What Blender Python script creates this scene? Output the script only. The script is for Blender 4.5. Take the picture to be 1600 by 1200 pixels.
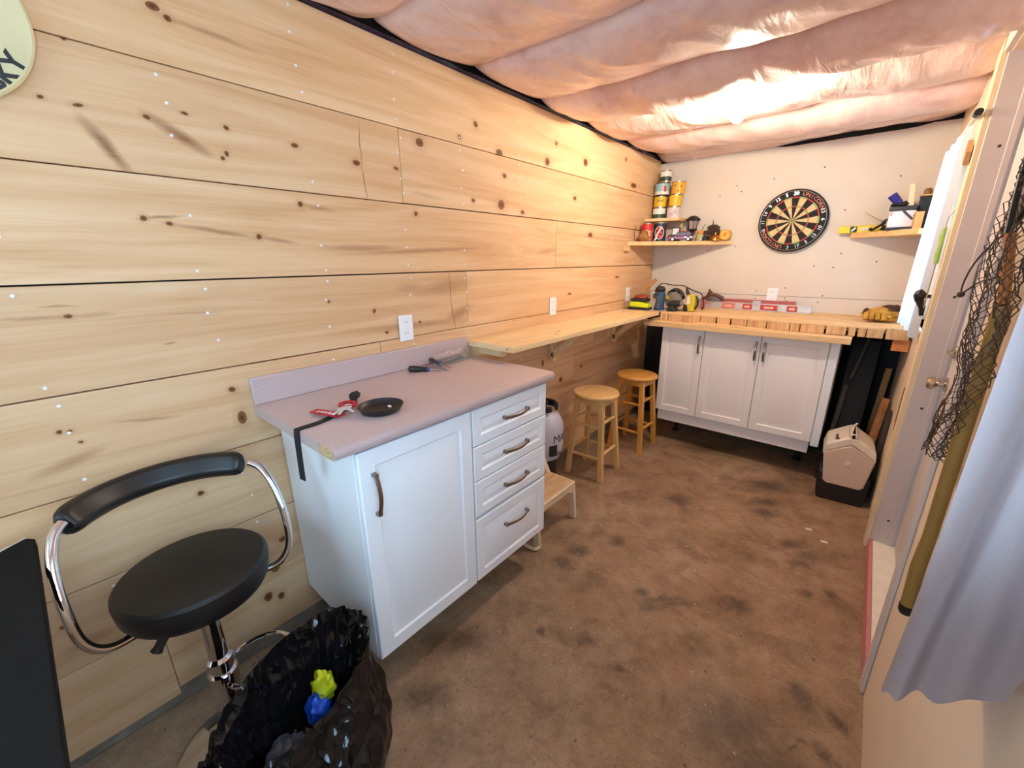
import bpy, bmesh, math, random
from math import sin, cos, pi, radians, atan2, hypot
from mathutils import Vector, Matrix, noise as mnoise

random.seed(7)
scene = bpy.context.scene
COL = scene.collection
for _o in list(bpy.data.objects):
    bpy.data.objects.remove(_o)

# ---------------------------------------------------------------- camera
H = 1.53                                    # lens height above the slab
yaw, pit, rol = -0.706564211, 0.292061095, 0.00837399
fwd = Vector((sin(yaw) * cos(pit), cos(yaw) * cos(pit), -sin(pit)))
rgt = Vector((cos(yaw), -sin(yaw), 0.0))
dwn = fwd.cross(rgt)
r2 = rgt * cos(rol) + dwn * sin(rol)
d2 = dwn * cos(rol) - rgt * sin(rol)
cam_data = bpy.data.cameras.new('camera')
cam_data.sensor_width = 36.0
cam_data.lens = 642.56 / 1600 * 36.0
cam_data.clip_start = 0.02
cam = bpy.data.objects.new('camera', cam_data)
COL.objects.link(cam)
mw = Matrix((( r2.x, -d2.x, -fwd.x, 0), (r2.y, -d2.y, -fwd.y, 0), (r2.z, -d2.z, -fwd.z, H), (0, 0, 0, 1)))
cam.matrix_world = mw
scene.camera = cam

# ---------------------------------------------------------------- light, exposure
world = bpy.data.worlds.new('overcast_sky')
scene.world = world
world.use_nodes = True
_bg = world.node_tree.nodes['Background']
_bg.inputs[0].default_value = (0.72, 0.86, 1.0, 1)
_bg.inputs[1].default_value = 1.2

def area(name, loc, rot, sx, sy, power, col):
    l = bpy.data.lights.new(name, 'AREA')
    l.shape = 'RECTANGLE'; l.size = sx; l.size_y = sy
    l.energy = power; l.color = col
    o = bpy.data.objects.new(name, l)
    o.location = loc; o.rotation_euler = rot
    COL.objects.link(o)
    return o

DAY = (0.46, 0.74, 1.0)
# daylight standing outside each window opening, shining in
area('daylight_front_window', (-0.75, -1.62, 1.5), (radians(90), 0, 0), 1.5, 1.3, 36, DAY)
area('daylight_near_window', (0.50, 0.10, 1.60), (0, radians(90), 0), 0.95, 1.5, 44, DAY)
area('daylight_far_window', (0.50, 3.27, 1.60), (0, radians(90), 0), 0.95, 0.7, 11, DAY)

vs = scene.view_settings
vs.view_transform = 'Standard'
vs.look = 'None'
vs.exposure = 0.18
vs.gamma = 1.0
vs.use_curve_mapping = False
BULB_RADIANCE = 840.0

# ---------------------------------------------------------------- materials
MATS = {}
def s2l(c):
    return tuple((x / 12.92 if x <= 0.04045 else ((x + 0.055) / 1.055) ** 2.4) for x in (v / 255 for v in c))

class NT:
    def __init__(self, name):
        self.m = bpy.data.materials.new(name); self.m.use_nodes = True
        self.t = self.m.node_tree; self.n = self.t.nodes; self.l = self.t.links
        self.b = self.n['Principled BSDF']
    def add(self, typ, **kw):
        n = self.n.new(typ)
        for k, v in kw.items(): setattr(n, k, v)
        return n
    def link(self, a, b): self.l.new(a, b)
    def math(self, op, a, b=None, c=None, clamp=False):
        n = self.n.new('ShaderNodeMath'); n.operation = op; n.use_clamp = clamp
        for i, v in enumerate((a, b, c)):
            if v is None: continue
            if isinstance(v, (int, float)): n.inputs[i].default_value = v
            else: self.l.new(v, n.inputs[i])
        return n.outputs[0]
    def noise(self, vec, scale, detail=3, rough=0.55, dist=0.0):
        n = self.n.new('ShaderNodeTexNoise')
        n.inputs['Scale'].default_value = scale; n.inputs['Detail'].default_value = detail
        n.inputs['Roughness'].default_value = rough; n.inputs['Distortion'].default_value = dist
        if vec is not None: self.l.new(vec, n.inputs['Vector'])
        return n.outputs['Fac']
    def ramp(self, fac, stops, interp='LINEAR'):
        n = self.n.new('ShaderNodeValToRGB'); r = n.color_ramp; r.interpolation = interp
        while len(r.elements) < len(stops): r.elements.new(0.5)
        for e, (p, c) in zip(r.elements, stops):
            e.position = p; e.color = (*c, 1) if len(c) == 3 else c
        self.l.new(fac, n.inputs[0]); return n.outputs[0]
    def mix(self, fac, a, b, mode='MIX'):
        n = self.n.new('ShaderNodeMix'); n.data_type = 'RGBA'; n.blend_type = mode
        for i, v in ((0, fac), (6, a), (7, b)):
            if isinstance(v, (int, float)): n.inputs[i].default_value = v
            elif isinstance(v, tuple): n.inputs[i].default_value = (*v, 1) if len(v) == 3 else v
            else: self.l.new(v, n.inputs[i])
        return n.outputs[2]
    def mapping(self, vec, loc=(0, 0, 0), rot=(0, 0, 0), sc=(1, 1, 1), typ='POINT'):
        n = self.n.new('ShaderNodeMapping'); n.vector_type = typ
        n.inputs['Location'].default_value = loc; n.inputs['Rotation'].default_value = rot; n.inputs['Scale'].default_value = sc
        self.l.new(vec, n.inputs['Vector']); return n.outputs[0]
    def length(self, vec):
        n = self.n.new('ShaderNodeVectorMath'); n.operation = 'LENGTH'; self.l.new(vec, n.inputs[0]); return n.outputs['Value']
    def bump(self, h, strength=0.2, dist=0.01):
        n = self.n.new('ShaderNodeBump'); n.inputs['Strength'].default_value = strength; n.inputs['Distance'].default_value = dist
        self.l.new(h, n.inputs['Height']); self.l.new(n.outputs[0], self.b.inputs['Normal'])
    def set(self, **kw):
        names = dict(col='Base Color', rough='Roughness', metal='Metallic', coat='Coat Weight', coatr='Coat Roughness', trans='Transmission Weight', ior='IOR', spec='Specular IOR Level', sheen='Sheen Weight', alpha='Alpha', sub='Subsurface Weight')
        for k, v in kw.items():
            i = self.b.inputs[names[k]]
            if isinstance(v, (int, float)): i.default_value = v
            elif isinstance(v, tuple): i.default_value = (*v, 1)
            else: self.l.new(v, i)
    def pos(self): return self.n.new('ShaderNodeNewGeometry').outputs['Position']
    def obj(self): return self.n.new('ShaderNodeTexCoord').outputs['Object']
    def rand(self): return self.n.new('ShaderNodeObjectInfo').outputs['Random']

def mat(name, rgb, rough=0.5, metal=0.0, var=0.12, vs_=30.0, bump=0.0, bs=80.0, **kw):
    """plain procedural material: base colour broken up by noise, optional fine relief"""
    if name in MATS: return MATS[name]
    t = NT(name); c = s2l(rgb)
    v = t.obj()
    f = t.noise(v, vs_, 4)
    lo = tuple(x * (1 - var) for x in c); hi = tuple(min(1, x * (1 + var)) for x in c)
    t.set(col=t.ramp(f, [(0.3, lo), (0.7, hi)]), rough=rough, metal=metal, **kw)
    if bump: t.bump(t.noise(v, bs, 3), bump, 0.004)
    MATS[name] = t.m
    return t.m

def emis(name, rgb, strength):
    if name in MATS: return MATS[name]
    t = NT(name)
    t.b.inputs['Emission Color'].default_value = (*rgb, 1); t.b.inputs['Emission Strength'].default_value = strength
    MATS[name] = t.m; return t.m

def wood(name, lo, hi, axis=1, rough=0.55, grain=1.0, knots=True, coat=0.0):
    """lumber with the grain along one object axis"""
    if name in MATS: return MATS[name]
    t = NT(name); v = t.obj()
    sc = [14 * grain, 14 * grain, 14 * grain]; sc[axis] = 1.1 * grain
    r = t.rand()
    ofs = t.n.new('ShaderNodeVectorMath'); ofs.operation = 'ADD'
    cmb = t.n.new('ShaderNodeCombineXYZ')
    for i in range(3): t.link(t.math('MULTIPLY', r, 7.3 + i * 5), cmb.inputs[i])
    t.link(v, ofs.inputs[0]); t.link(cmb.outputs[0], ofs.inputs[1])
    m = t.mapping(ofs.outputs[0], sc=tuple(sc))
    f1 = t.noise(m, 1.6, 5, 0.6, 1.2); f2 = t.noise(m, 9, 2, 0.5, 0.4)
    f = t.math('ADD', t.math('MULTIPLY', f1, 0.75), t.math('MULTIPLY', f2, 0.25))
    col = t.ramp(f, [(0.32, s2l(lo)), (0.62, s2l(hi))])
    if knots:
        vo = t.n.new('ShaderNodeTexVoronoi'); ks = [9, 9, 9]; ks[axis] = 4.2
        t.link(t.mapping(ofs.outputs[0], sc=tuple(ks)), vo.inputs['Vector']); vo.inputs['Scale'].default_value = 1.0
        k = t.ramp(vo.outputs['Distance'], [(0.05, (1, 1, 1)), (0.13, (0, 0, 0))])
        col = t.mix(t.math('MULTIPLY', k, 0.7), col, s2l((110, 66, 34)))
    t.set(col=col, rough=rough, coat=coat)
    t.bump(f2, 0.12, 0.003)
    MATS[name] = t.m; return t.m

# knots and figure of the wall boards: (y, z, half length, half height) on the wall
KN = [(0.413,2.202,0.022,0.015),(0.443,2.185,0.013,0.012),(0.212,2.063,0.007,0.006),(0.208,1.918,0.014,0.006),(0.345,1.922,0.013,0.008),(0.539,1.935,0.011,0.009),(0.527,1.861,0.009,0.012),(0.514,1.846,0.009,0.009),(0.747,1.923,0.017,0.01),(0.978,1.903,0.021,0.014),(1.162,1.907,0.016,0.009),(1.294,2.03,0.030,0.024),(1.649,2.175,0.019,0.019),(1.538,2.098,0.016,0.014),(1.821,2.079,0.035,0.022),(1.86,1.971,0.026,0.016),(2.346,2.216,0.018,0.018),(2.256,2.1,0.032,0.03),(2.7,2.163,0.04,0.03),(3.298,2.276,0.017,0.018),(3.466,2.109,0.07,0.025),(0.281,1.656,0.011,0.011),(0.34,1.644,0.01,0.009),(0.073,1.394,0.012,0.008),(0.737,1.731,0.014,0.014),(0.58,1.614,0.013,0.013),(1.249,1.736,0.015,0.013),(1.614,1.826,0.018,0.014),(1.83,1.823,0.038,0.034),(0.989,1.323,0.008,0.014),(1.043,1.223,0.014,0.008),(1.227,1.249,0.009,0.009),(0.793,1.379,0.008,0.008),(2.578,1.927,0.03,0.018),(2.015,1.798,0.028,0.014),(2.802,1.704,0.045,0.024),(2.552,1.298,0.03,0.009),(3.273,1.389,0.045,0.011),(2.238,0.846,0.018,0.03),(2.467,0.679,0.03,0.027),(2.753,0.725,0.025,0.016),(-0.01,1.087,0.009,0.009),(0.009,1.084,0.007,0.007),(0.02,1.047,0.007,0.006),(0.42,1.0,0.018,0.033),(0.409,1.108,0.015,0.014),(0.254,0.769,0.013,0.012),(0.47,0.458,0.02,0.016),(0.427,0.346,0.022,0.028),(0.382,0.235,0.02,0.026),(0.427,0.208,0.018,0.022),(-0.134,0.506,0.007,0.01),(0.14,1.923,0.008,0.006),(0.434,1.953,0.014,0.006)]
# darker streaks: (y, z, half length, half width, slope angle, strength)
ST = [(0.243,1.829,0.076,0.0175,-1.044,.8),(0.412,1.89,0.085,0.0175,-0.524,.75),(0.554,2.181,0.128,0.0084,-0.044,.4),(0.324,1.661,0.05,0.0053,0.107,.6),(0.455,1.627,0.133,0.0077,-0.148,.5),(0.797,1.724,0.069,0.009,-0.124,.4),(0.637,1.605,0.066,0.0086,-0.157,.5),(0.959,1.583,0.199,0.0145,0.015,.45),(1.275,1.577,0.382,0.0113,0.045,.5),(1.415,1.408,0.185,0.0378,0.097,.42),(1.487,1.264,0.098,0.0335,0.304,.5),(1.185,1.414,0.082,0.0231,-0.011,.3),(1.184,1.236,0.357,0.0179,-0.024,.35),(0.017,1.396,0.07,0.0064,-0.04,.4),(0.12,1.394,0.054,0.0069,-0.008,.3),(0.355,1.377,0.068,0.004,-0.063,.3),(0.271,1.292,0.019,0.0039,0.095,.6),(0.059,1.423,0.035,0.0033,-0.032,.5),(-0.009,0.995,0.08,0.0184,0.262,.4),(0.175,1.068,0.086,0.006,-0.163,.4),(1.314,1.819,0.105,0.0109,-0.047,.25),(-0.025,0.371,0.061,0.018,-0.222,.4),(-0.094,0.425,0.065,0.0212,0.021,.4),(1.002,1.97,0.08,0.0024,-1.59,.9),(1.005,1.838,0.08,0.0026,-1.501,.9),(1.428,1.405,0.086,0.0036,-1.549,.95),(1.44,1.265,0.084,0.0038,-1.413,.95),(3.176,1.709,0.345,0.0143,-0.02,.25),(2.219,1.708,0.137,0.0151,-0.114,.3),(2.266,1.585,0.114,0.0157,0.11,.3),(3.102,1.684,0.661,0.014,-0.03,.2),(2.782,0.837,0.333,0.0156,0.007,.3),(2.57,0.624,0.36,0.0206,-0.07,.35),(2.52,0.442,0.203,0.0319,0.087,.35),(3.196,0.728,0.599,0.023,-0.044,.3)]

def plank_material(ya, yb, za, zb):
    kn = [q for q in KN if ya - q[2] < q[0] < yb + q[2] and za - q[3] < q[1] < zb + q[3]]
    st = [q for q in ST if ya - q[2] < q[0] < yb + q[2] and za - 0.03 < q[1] < zb + 0.03]
    t = NT('pine_wall_board'); p = t.pos(); r = t.rand()
    cmb = t.n.new('ShaderNodeCombineXYZ')
    for i in range(3): t.link(t.math('MULTIPLY', r, 11.0 + 6 * i), cmb.inputs[i])
    va = t.n.new('ShaderNodeVectorMath'); va.operation = 'ADD'
    t.link(p, va.inputs[0]); t.link(cmb.outputs[0], va.inputs[1])
    g = t.mapping(va.outputs[0], sc=(1, 0.55, 7.5))
    f1 = t.noise(g, 1.7, 4, 0.55, 0.9)
    f2 = t.noise(t.mapping(va.outputs[0], sc=(1, 1.6, 70)), 2.2, 3, 0.6, 0.3)
    f = t.math('ADD', t.math('MULTIPLY', f1, 0.78), t.math('MULTIPLY', f2, 0.22))
    col = t.ramp(f, [(0.28, s2l((203, 154, 108))), (0.42, s2l((218, 174, 130))), (0.56, s2l((228, 188, 146))), (0.72, s2l((234, 203, 165)))])
    tone = t.ramp(r, [(0.0, (0.86, 0.83, 0.80)), (0.35, (0.98, 0.96, 0.92)), (0.7, (0.92, 0.90, 0.88)), (1.0, (1.05, 1.04, 1.0))])
    col = t.mix(1.0, col, tone, 'MULTIPLY')
    def accum(items, soft):
        acc = None
        for it in items:
            y, z, a, b = it[:4]; ang = it[4] if len(it) > 4 else 0.0
            # texture-space mapping: centre, turn, scale -> unit ellipse in the wall plane
            k_ = 1.0 if soft else 0.78
            m = t.mapping(pw, loc=(0, y, z), rot=(ang, 0, 0), sc=(1, a * k_, b * k_), typ='TEXTURE')
            d = t.length(m)
            if soft:
                w = t.math('MULTIPLY', t.math('SUBTRACT', 1.25, d, clamp=True), it[5])
                acc = w if acc is None else t.math('MAXIMUM', acc, w)
            else:
                acc = d if acc is None else t.math('MINIMUM', acc, d)
        return acc
    # the wall plane with a little wobble, x removed
    wob = t.n.new('ShaderNodeTexNoise'); wob.inputs['Scale'].default_value = 22
    t.link(p, wob.inputs['Vector'])
    ws = t.n.new('ShaderNodeVectorMath'); ws.operation = 'MULTIPLY_ADD'
    t.link(wob.outputs['Color'], ws.inputs[0]); ws.inputs[1].default_value = (0, 0.016, 0.010); ws.inputs[2].default_value = (0, -0.008, -0.005)
    ps = t.n.new('ShaderNodeVectorMath'); ps.operation = 'MULTIPLY'
    t.link(p, ps.inputs[0]); ps.inputs[1].default_value = (0, 1, 1)
    pa = t.n.new('ShaderNodeVectorMath'); pa.operation = 'ADD'
    t.link(ps.outputs[0], pa.inputs[0]); t.link(ws.outputs[0], pa.inputs[1])
    pw = pa.outputs[0]
    s = accum(st, True) if st else None
    if st: s = t.math('MULTIPLY', s, t.math('ADD', 0.55, t.math('MULTIPLY', f2, 0.9)), clamp=True)
    if st: col = t.mix(s, col, s2l((128, 76, 40)))
    d = accum(kn, False) if kn else None
    if kn:
        col = t.mix(t.math('MULTIPLY', t.math('SUBTRACT', 2.4, d, clamp=True), 0.22), col, s2l((176, 112, 62)))
        kc = t.ramp(t.math('MULTIPLY', d, 0.5), [(0.0, s2l((66, 38, 20))), (0.2, s2l((116, 66, 34))), (0.32, s2l((140, 86, 46))), (0.46, s2l((84, 48, 26))), (0.5, s2l((84, 48, 26)))])
        km = t.math('MULTIPLY', t.math('SUBTRACT', 1.0, d, clamp=True), 5.0, clamp=True)
        col = t.mix(km, col, kc)
    t.set(col=col, rough=0.62, spec=0.3)
    t.bump(f2, 0.08, 0.002)
    return t.m

FL = [(0.031,2.106,0.042,0.033,0.7),(0.073,1.524,0.042,0.059,0.7),(0.097,1.347,0.017,0.014,0.7),(0.08,1.306,0.019,0.011,0.7),(-0.579,1.612,0.043,0.029,0.7),(-0.49,1.625,0.12,0.028,0.7),(-0.414,1.66,0.118,0.024,0.7),(-0.512,1.544,0.047,0.03,0.7),(-0.208,1.822,0.076,0.049,0.7),(-0.199,1.844,0.053,0.025,0.7),(-0.068,2.491,0.078,0.051,0.69),(0.012,2.423,0.085,0.053,0.69),(-0.02,2.333,0.066,0.039,0.69),(-0.312,3.083,0.2,0.114,0.69),(-0.256,2.87,0.124,0.067,0.69),(-0.719,2.537,0.106,0.08,0.69),(-0.971,1.541,0.074,0.065,0.69),(-0.634,1.226,0.054,0.036,0.7),(-0.817,1.134,0.022,0.028,0.7),(-0.474,1.195,0.025,0.019,0.7),(-0.115,1.238,0.197,0.145,0.7),(-0.007,1.182,0.162,0.094,0.7),(0.162,1.346,0.029,0.043,0.7),(0.186,1.492,0.026,0.05,0.7),(-0.959,1.681,0.07,0.052,0.69),(-0.834,1.89,0.051,0.056,0.69),(-0.267,2.723,0.08,0.069,0.69),(-0.826,3.457,0.214,0.13,0.69),(0.125,2.174,0.03,0.038,0.7),(-1.047,0.88,0.162,0.074,0.7),(-0.979,0.626,0.117,0.068,0.7)]

def floor_material():
    t = NT('stained_concrete'); p = t.pos()
    f1 = t.noise(p, 1.6, 5, 0.6, 0.6); f2 = t.noise(p, 14, 5, 0.65); f3 = t.noise(p, 120, 2, 0.6)
    f = t.math('ADD', t.math('MULTIPLY', f1, 0.5), t.math('ADD', t.math('MULTIPLY', f2, 0.35), t.math('MULTIPLY', f3, 0.15)))
    col = t.ramp(f, [(0.30, s2l((108, 84, 62))), (0.46, s2l((150, 122, 96))), (0.58, s2l((168, 140, 114))), (0.75, s2l((188, 162, 136)))])
    rust = t.ramp(t.noise(p, 2.3, 3, 0.5, 0.8), [(0.45, (0, 0, 0)), (0.7, (1, 1, 1))])
    col = t.mix(t.math('MULTIPLY', rust, 0.35), col, s2l((132, 92, 60)))
    dirt = t.ramp(t.noise(p, 5.5, 5, 0.7, 0.4), [(0.46, (0, 0, 0)), (0.66, (1, 1, 1))])
    col = t.mix(t.math('MULTIPLY', dirt, 0.5), col, s2l((86, 64, 46)))
    grit = t.ramp(t.noise(p, 75, 3, 0.7), [(0.56, (0, 0, 0)), (0.68, (1, 1, 1))])
    col = t.mix(t.math('MULTIPLY', grit, 0.45), col, s2l((66, 48, 34)))
    pale = t.ramp(t.noise(p, 48, 3, 0.7, 1.0), [(0.62, (0, 0, 0)), (0.75, (1, 1, 1))])
    col = t.mix(t.math('MULTIPLY', pale, 0.4), col, s2l((196, 174, 150)))
    wob = t.n.new('ShaderNodeTexNoise'); wob.inputs['Scale'].default_value = 26; wob.inputs['Detail'].default_value = 4
    t.link(p, wob.inputs['Vector'])
    ws = t.n.new('ShaderNodeVectorMath'); ws.operation = 'MULTIPLY_ADD'
    t.link(wob.outputs['Color'], ws.inputs[0]); ws.inputs[1].default_value = (0.07, 0.07, 0); ws.inputs[2].default_value = (-0.035, -0.035, 0)
    pa = t.n.new('ShaderNodeVectorMath'); pa.operation = 'ADD'; t.link(p, pa.inputs[0]); t.link(ws.outputs[0], pa.inputs[1])
    acc = None
    for x, y, a, b, ang in FL:
        d = t.length(t.mapping(pa.outputs[0], loc=(x, y, 0), rot=(0, 0, ang), sc=(a, b, 1), typ='TEXTURE'))
        w = t.math('SUBTRACT', 1.3, d, clamp=True)
        acc = w if acc is None else t.math('MAXIMUM', acc, w)
    blot = t.math('MULTIPLY', acc, t.math('ADD', 0.35, t.math('MULTIPLY', t.noise(p, 55, 3), 0.7)), clamp=True)
    col = t.mix(t.math('MULTIPLY', blot, 0.85), col, s2l((52, 38, 26)))
    sp = t.n.new('ShaderNodeTexVoronoi'); sp.inputs['Scale'].default_value = 9.0; t.link(p, sp.inputs['Vector'])
    k = t.ramp(sp.outputs['Distance'], [(0.03, (1, 1, 1)), (0.07, (0, 0, 0))])
    col = t.mix(t.math('MULTIPLY', k, 0.6), col, s2l((58, 42, 30)))
    t.set(col=col, rough=t.math('SUBTRACT', 0.72, t.math('MULTIPLY', blot, 0.3)), spec=0.35)
    t.bump(f, 0.35, 0.01)
    return t.m

def ceiling_material():
    t = NT('pink_batt_under_film'); p = t.pos()
    f1 = t.noise(p, 3.0, 4, 0.6, 0.8); f2 = t.noise(p, 20, 4, 0.6, 0.5)
    f = t.math('ADD', t.math('MULTIPLY', f1, 0.7), t.math('MULTIPLY', f2, 0.3))
    col = t.ramp(f, [(0.30, s2l((206, 164, 156))), (0.5, s2l((234, 198, 188))), (0.7, s2l((243, 218, 208)))])
    t.set(col=col, rough=0.5, coat=0.75, coatr=0.16, spec=0.4)
    w = t.noise(t.mapping(p, rot=(0, 0, 0.5), sc=(7, 1.6, 1)), 1.5, 4, 0.55, 0.5)
    t.bump(w, 0.5, 0.03)
    return t.m

# ---------------------------------------------------------------- mesh tools
class MB:
    """collects shapes that become ONE mesh object"""
    def __init__(self): self.v = []; self.f = []; self.mi = []; self.cur = 0
    def raw(self, vs, fs):
        o = len(self.v); self.v += [Vector(a) for a in vs]
        for f in fs: self.f.append([o + i for i in f]); self.mi.append(self.cur)
        return self
    def box(self, c, s, R=None):
        x, y, z = (k / 2 for k in s); c = Vector(c)
        vs = [Vector((sx * x, sy * y, sz * z)) for sz in (-1, 1) for sy in (-1, 1) for sx in (-1, 1)]
        if R is not None: vs = [R @ a for a in vs]
        return self.raw([a + c for a in vs], [(0, 2, 3, 1), (4, 5, 7, 6), (0, 1, 5, 4), (2, 6, 7, 3), (0, 4, 6, 2), (1, 3, 7, 5)])
    def bx(self, x0, x1, y0, y1, z0, z1):
        return self.box(((x0 + x1) / 2, (y0 + y1) / 2, (z0 + z1) / 2), (abs(x1 - x0), abs(y1 - y0), abs(z1 - z0)))
    def bar(self, a, b, w, d, up=(0, 0, 1), w2=None, d2=None):
        """rectangular bar from a to b, w across 'side', d along up"""
        a = Vector(a); b = Vector(b); t = (b - a).normalized(); u = Vector(up)
        if abs(t.dot(u)) > 0.95: u = Vector((1, 0, 0))
        s = t.cross(u).normalized(); u = s.cross(t)
        w2 = w if w2 is None else w2; d2 = d if d2 is None else d2
        vs = [a + s * i * w / 2 + u * j * d / 2 for i, j in ((-1, -1), (1, -1), (1, 1), (-1, 1))] + [b + s * i * w2 / 2 + u * j * d2 / 2 for i, j in ((-1, -1), (1, -1), (1, 1), (-1, 1))]
        return self.raw(vs, [(3, 2, 1, 0), (4, 5, 6, 7), (0, 1, 5, 4), (1, 2, 6, 5), (2, 3, 7, 6), (3, 0, 4, 7)])
    def tube(self, pts, r, n=8, closed=False, flat=1.0, flat_up=None):
        pts = [Vector(p) for p in pts]; k = len(pts)
        rs = r if isinstance(r, (list, tuple)) else [r] * k
        T = []
        for i in range(k):
            if closed: T.append((pts[(i + 1) % k] - pts[i - 1]).normalized())
            else: T.append((pts[min(i + 1, k - 1)] - pts[max(i - 1, 0)]).normalized())
        u = Vector(flat_up) if flat_up else (Vector((0, 0, 1)) if abs(T[0].z) < 0.9 else Vector((1, 0, 0)))
        vs = []
        for i in range(k):
            s = T[i].cross(u)
            if s.length < 1e-6: s = T[i].orthogonal()
            s.normalize(); uu = s.cross(T[i]).normalized()
            if not flat_up: u = uu
            for j in range(n):
                a = 2 * pi * j / n
                vs.append(pts[i] + s * cos(a) * rs[i] + uu * sin(a) * rs[i] * flat)
        fs = []
        for i in range(k if closed else k - 1):
            i2 = (i + 1) % k
            for j in range(n):
                j2 = (j + 1) % n
                fs.append((i * n + j, i * n + j2, i2 * n + j2, i2 * n + j))
        if not closed: fs += [tuple(range(n - 1, -1, -1)), tuple((k - 1) * n + j for j in range(n))]
        return self.raw(vs, fs)
    def cyl(self, a, b, r, r2=None, n=20): return self.tube([a, b], [r, r if r2 is None else r2], n)
    def lathe(self, prof, c=(0, 0, 0), n=24, axis='z', R=None, sx=1.0, sy=1.0):
        c = Vector(c); vs = []; fs = []; k = len(prof)
        for r, z in prof:
            for j in range(n):
                a = 2 * pi * j / n; p = Vector((r * cos(a) * sx, r * sin(a) * sy, z))
                if axis == 'y': p = Vector((p.x, -p.z, p.y))      # +z of the profile points to -y
                if axis == 'x': p = Vector((p.z, p.x, p.y))
                if R is not None: p = R @ p
                vs.append(p + c)
        for i in range(k - 1):
            for j in range(n):
                j2 = (j + 1) % n; fs.append((i * n + j, i * n + j2, (i + 1) * n + j2, (i + 1) * n + j))
        if prof[0][0] > 1e-6: fs.append(tuple(range(n - 1, -1, -1)))
        if prof[-1][0] > 1e-6: fs.append(tuple((k - 1) * n + j for j in range(n)))
        return self.raw(vs, fs)
    def prism(self, poly, z0, z1, fn=None):
        """2-D outline extruded; fn maps (u, v, w) to space"""
        fn = fn or (lambda u, v, w: (u, v, w)); n = len(poly)
        vs = [fn(u, v, z0) for u, v in poly] + [fn(u, v, z1) for u, v in poly]
        fs = [tuple(range(n - 1, -1, -1)), tuple(range(n, 2 * n))] + [(i, (i + 1) % n, n + (i + 1) % n, n + i) for i in range(n)]
        return self.raw(vs, fs)
    def blob(self, c, r, amp=0.0, sc=6.0, nu=20, nv=12, seed=0, R=None, power=1.0):
        c = Vector(c); vs = []; fs = []
        for i in range(nv + 1):
            th = pi * i / nv
            for j in range(nu):
                ph = 2 * pi * j / nu
                d = Vector((sin(th) * cos(ph), sin(th) * sin(ph), cos(th)))
                if power != 1.0: d = Vector([math.copysign(abs(q) ** power, q) for q in d])
                k = 1 + amp * mnoise.noise(d * sc + Vector((seed * 3.1, seed, 0)))
                p = Vector((d.x * r[0] * k, d.y * r[1] * k, d.z * r[2] * k))
                if R is not None: p = R @ p
                vs.append(p + c)
        for i in range(nv):
            for j in range(nu):
                j2 = (j + 1) % nu; fs.append((i * nu + j, (i + 1) * nu + j, (i + 1) * nu + j2, i * nu + j2))
        return self.raw(vs, fs)
    def grid(self, fn, nu, nv, closed_u=False):
        vs = [fn(i / (nu if closed_u else nu - 1), j / (nv - 1)) for j in range(nv) for i in range(nu)]
        fs = []
        for j in range(nv - 1):
            for i in range(nu if closed_u else nu - 1):
                i2 = (i + 1) % nu
                fs.append((j * nu + i, j * nu + i2, (j + 1) * nu + i2, (j + 1) * nu + i))
        return self.raw(vs, fs)

def link(o, parent=None):
    COL.objects.link(o)
    if parent is not None: o.parent = parent
    return o

def rootmat(p):
    m = Matrix.Identity(4)
    while p is not None:
        m = Matrix.LocRotScale(p.location, p.rotation_euler, p.scale) @ m
        p = p.parent
    return m

def part(name, mb, m, parent=None, world=False, smooth=35, bevel=0.0, loc=None, label=None, sub=0, seg=2):
    """link the collected shapes as ONE mesh object; world=True: shapes are given in room coordinates"""
    vs = mb.v
    if world and parent is not None:
        inv = rootmat(parent).inverted(); vs = [inv @ a for a in vs]
    me = bpy.data.meshes.new(name)
    me.from_pydata([tuple(a) for a in vs], [], mb.f)
    ms = m if isinstance(m, (list, tuple)) else [m]
    for k in ms: me.materials.append(k)
    if len(ms) > 1:
        for p, i in zip(me.polygons, mb.mi): p.material_index = i
    bm = bmesh.new(); bm.from_mesh(me)
    bmesh.ops.remove_doubles(bm, verts=bm.verts, dist=1e-6)
    bmesh.ops.recalc_face_normals(bm, faces=bm.faces)
    bm.to_mesh(me); bm.free()
    if smooth:
        me.shade_smooth(); me.set_sharp_from_angle(angle=radians(smooth))
    o = bpy.data.objects.new(name, me)
    if loc is not None: o.location = loc
    link(o, parent)
    if bevel:
        b = o.modifiers.new('edge', 'BEVEL'); b.width = bevel; b.segments = seg; b.limit_method = 'ANGLE'; b.angle_limit = radians(40)
    if sub:
        b = o.modifiers.new('round', 'SUBSURF'); b.levels = sub; b.render_levels = sub
    if label: o['label'] = label
    return o

def thing(name, label, cat, loc=(0, 0, 0), rz=0.0, group=None):
    o = bpy.data.objects.new(name, None); o.empty_display_size = 0.1
    o.location = loc; o.rotation_euler = (0, 0, rz); COL.objects.link(o)
    return tag(o, label, cat, group)

def tag(o, label, cat, group=None):
    o['label'] = label; o['category'] = cat
    if group: o['group'] = group
    return o

def struct(o): o['kind'] = 'structure'; return o
def stuff(o): o['kind'] = 'stuff'; return o

def copy_tree(o, parent=None):
    c = o.copy(); COL.objects.link(c)
    if parent is not None: c.parent = parent
    for ch in list(o.children): copy_tree(ch, c)
    return c

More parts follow.
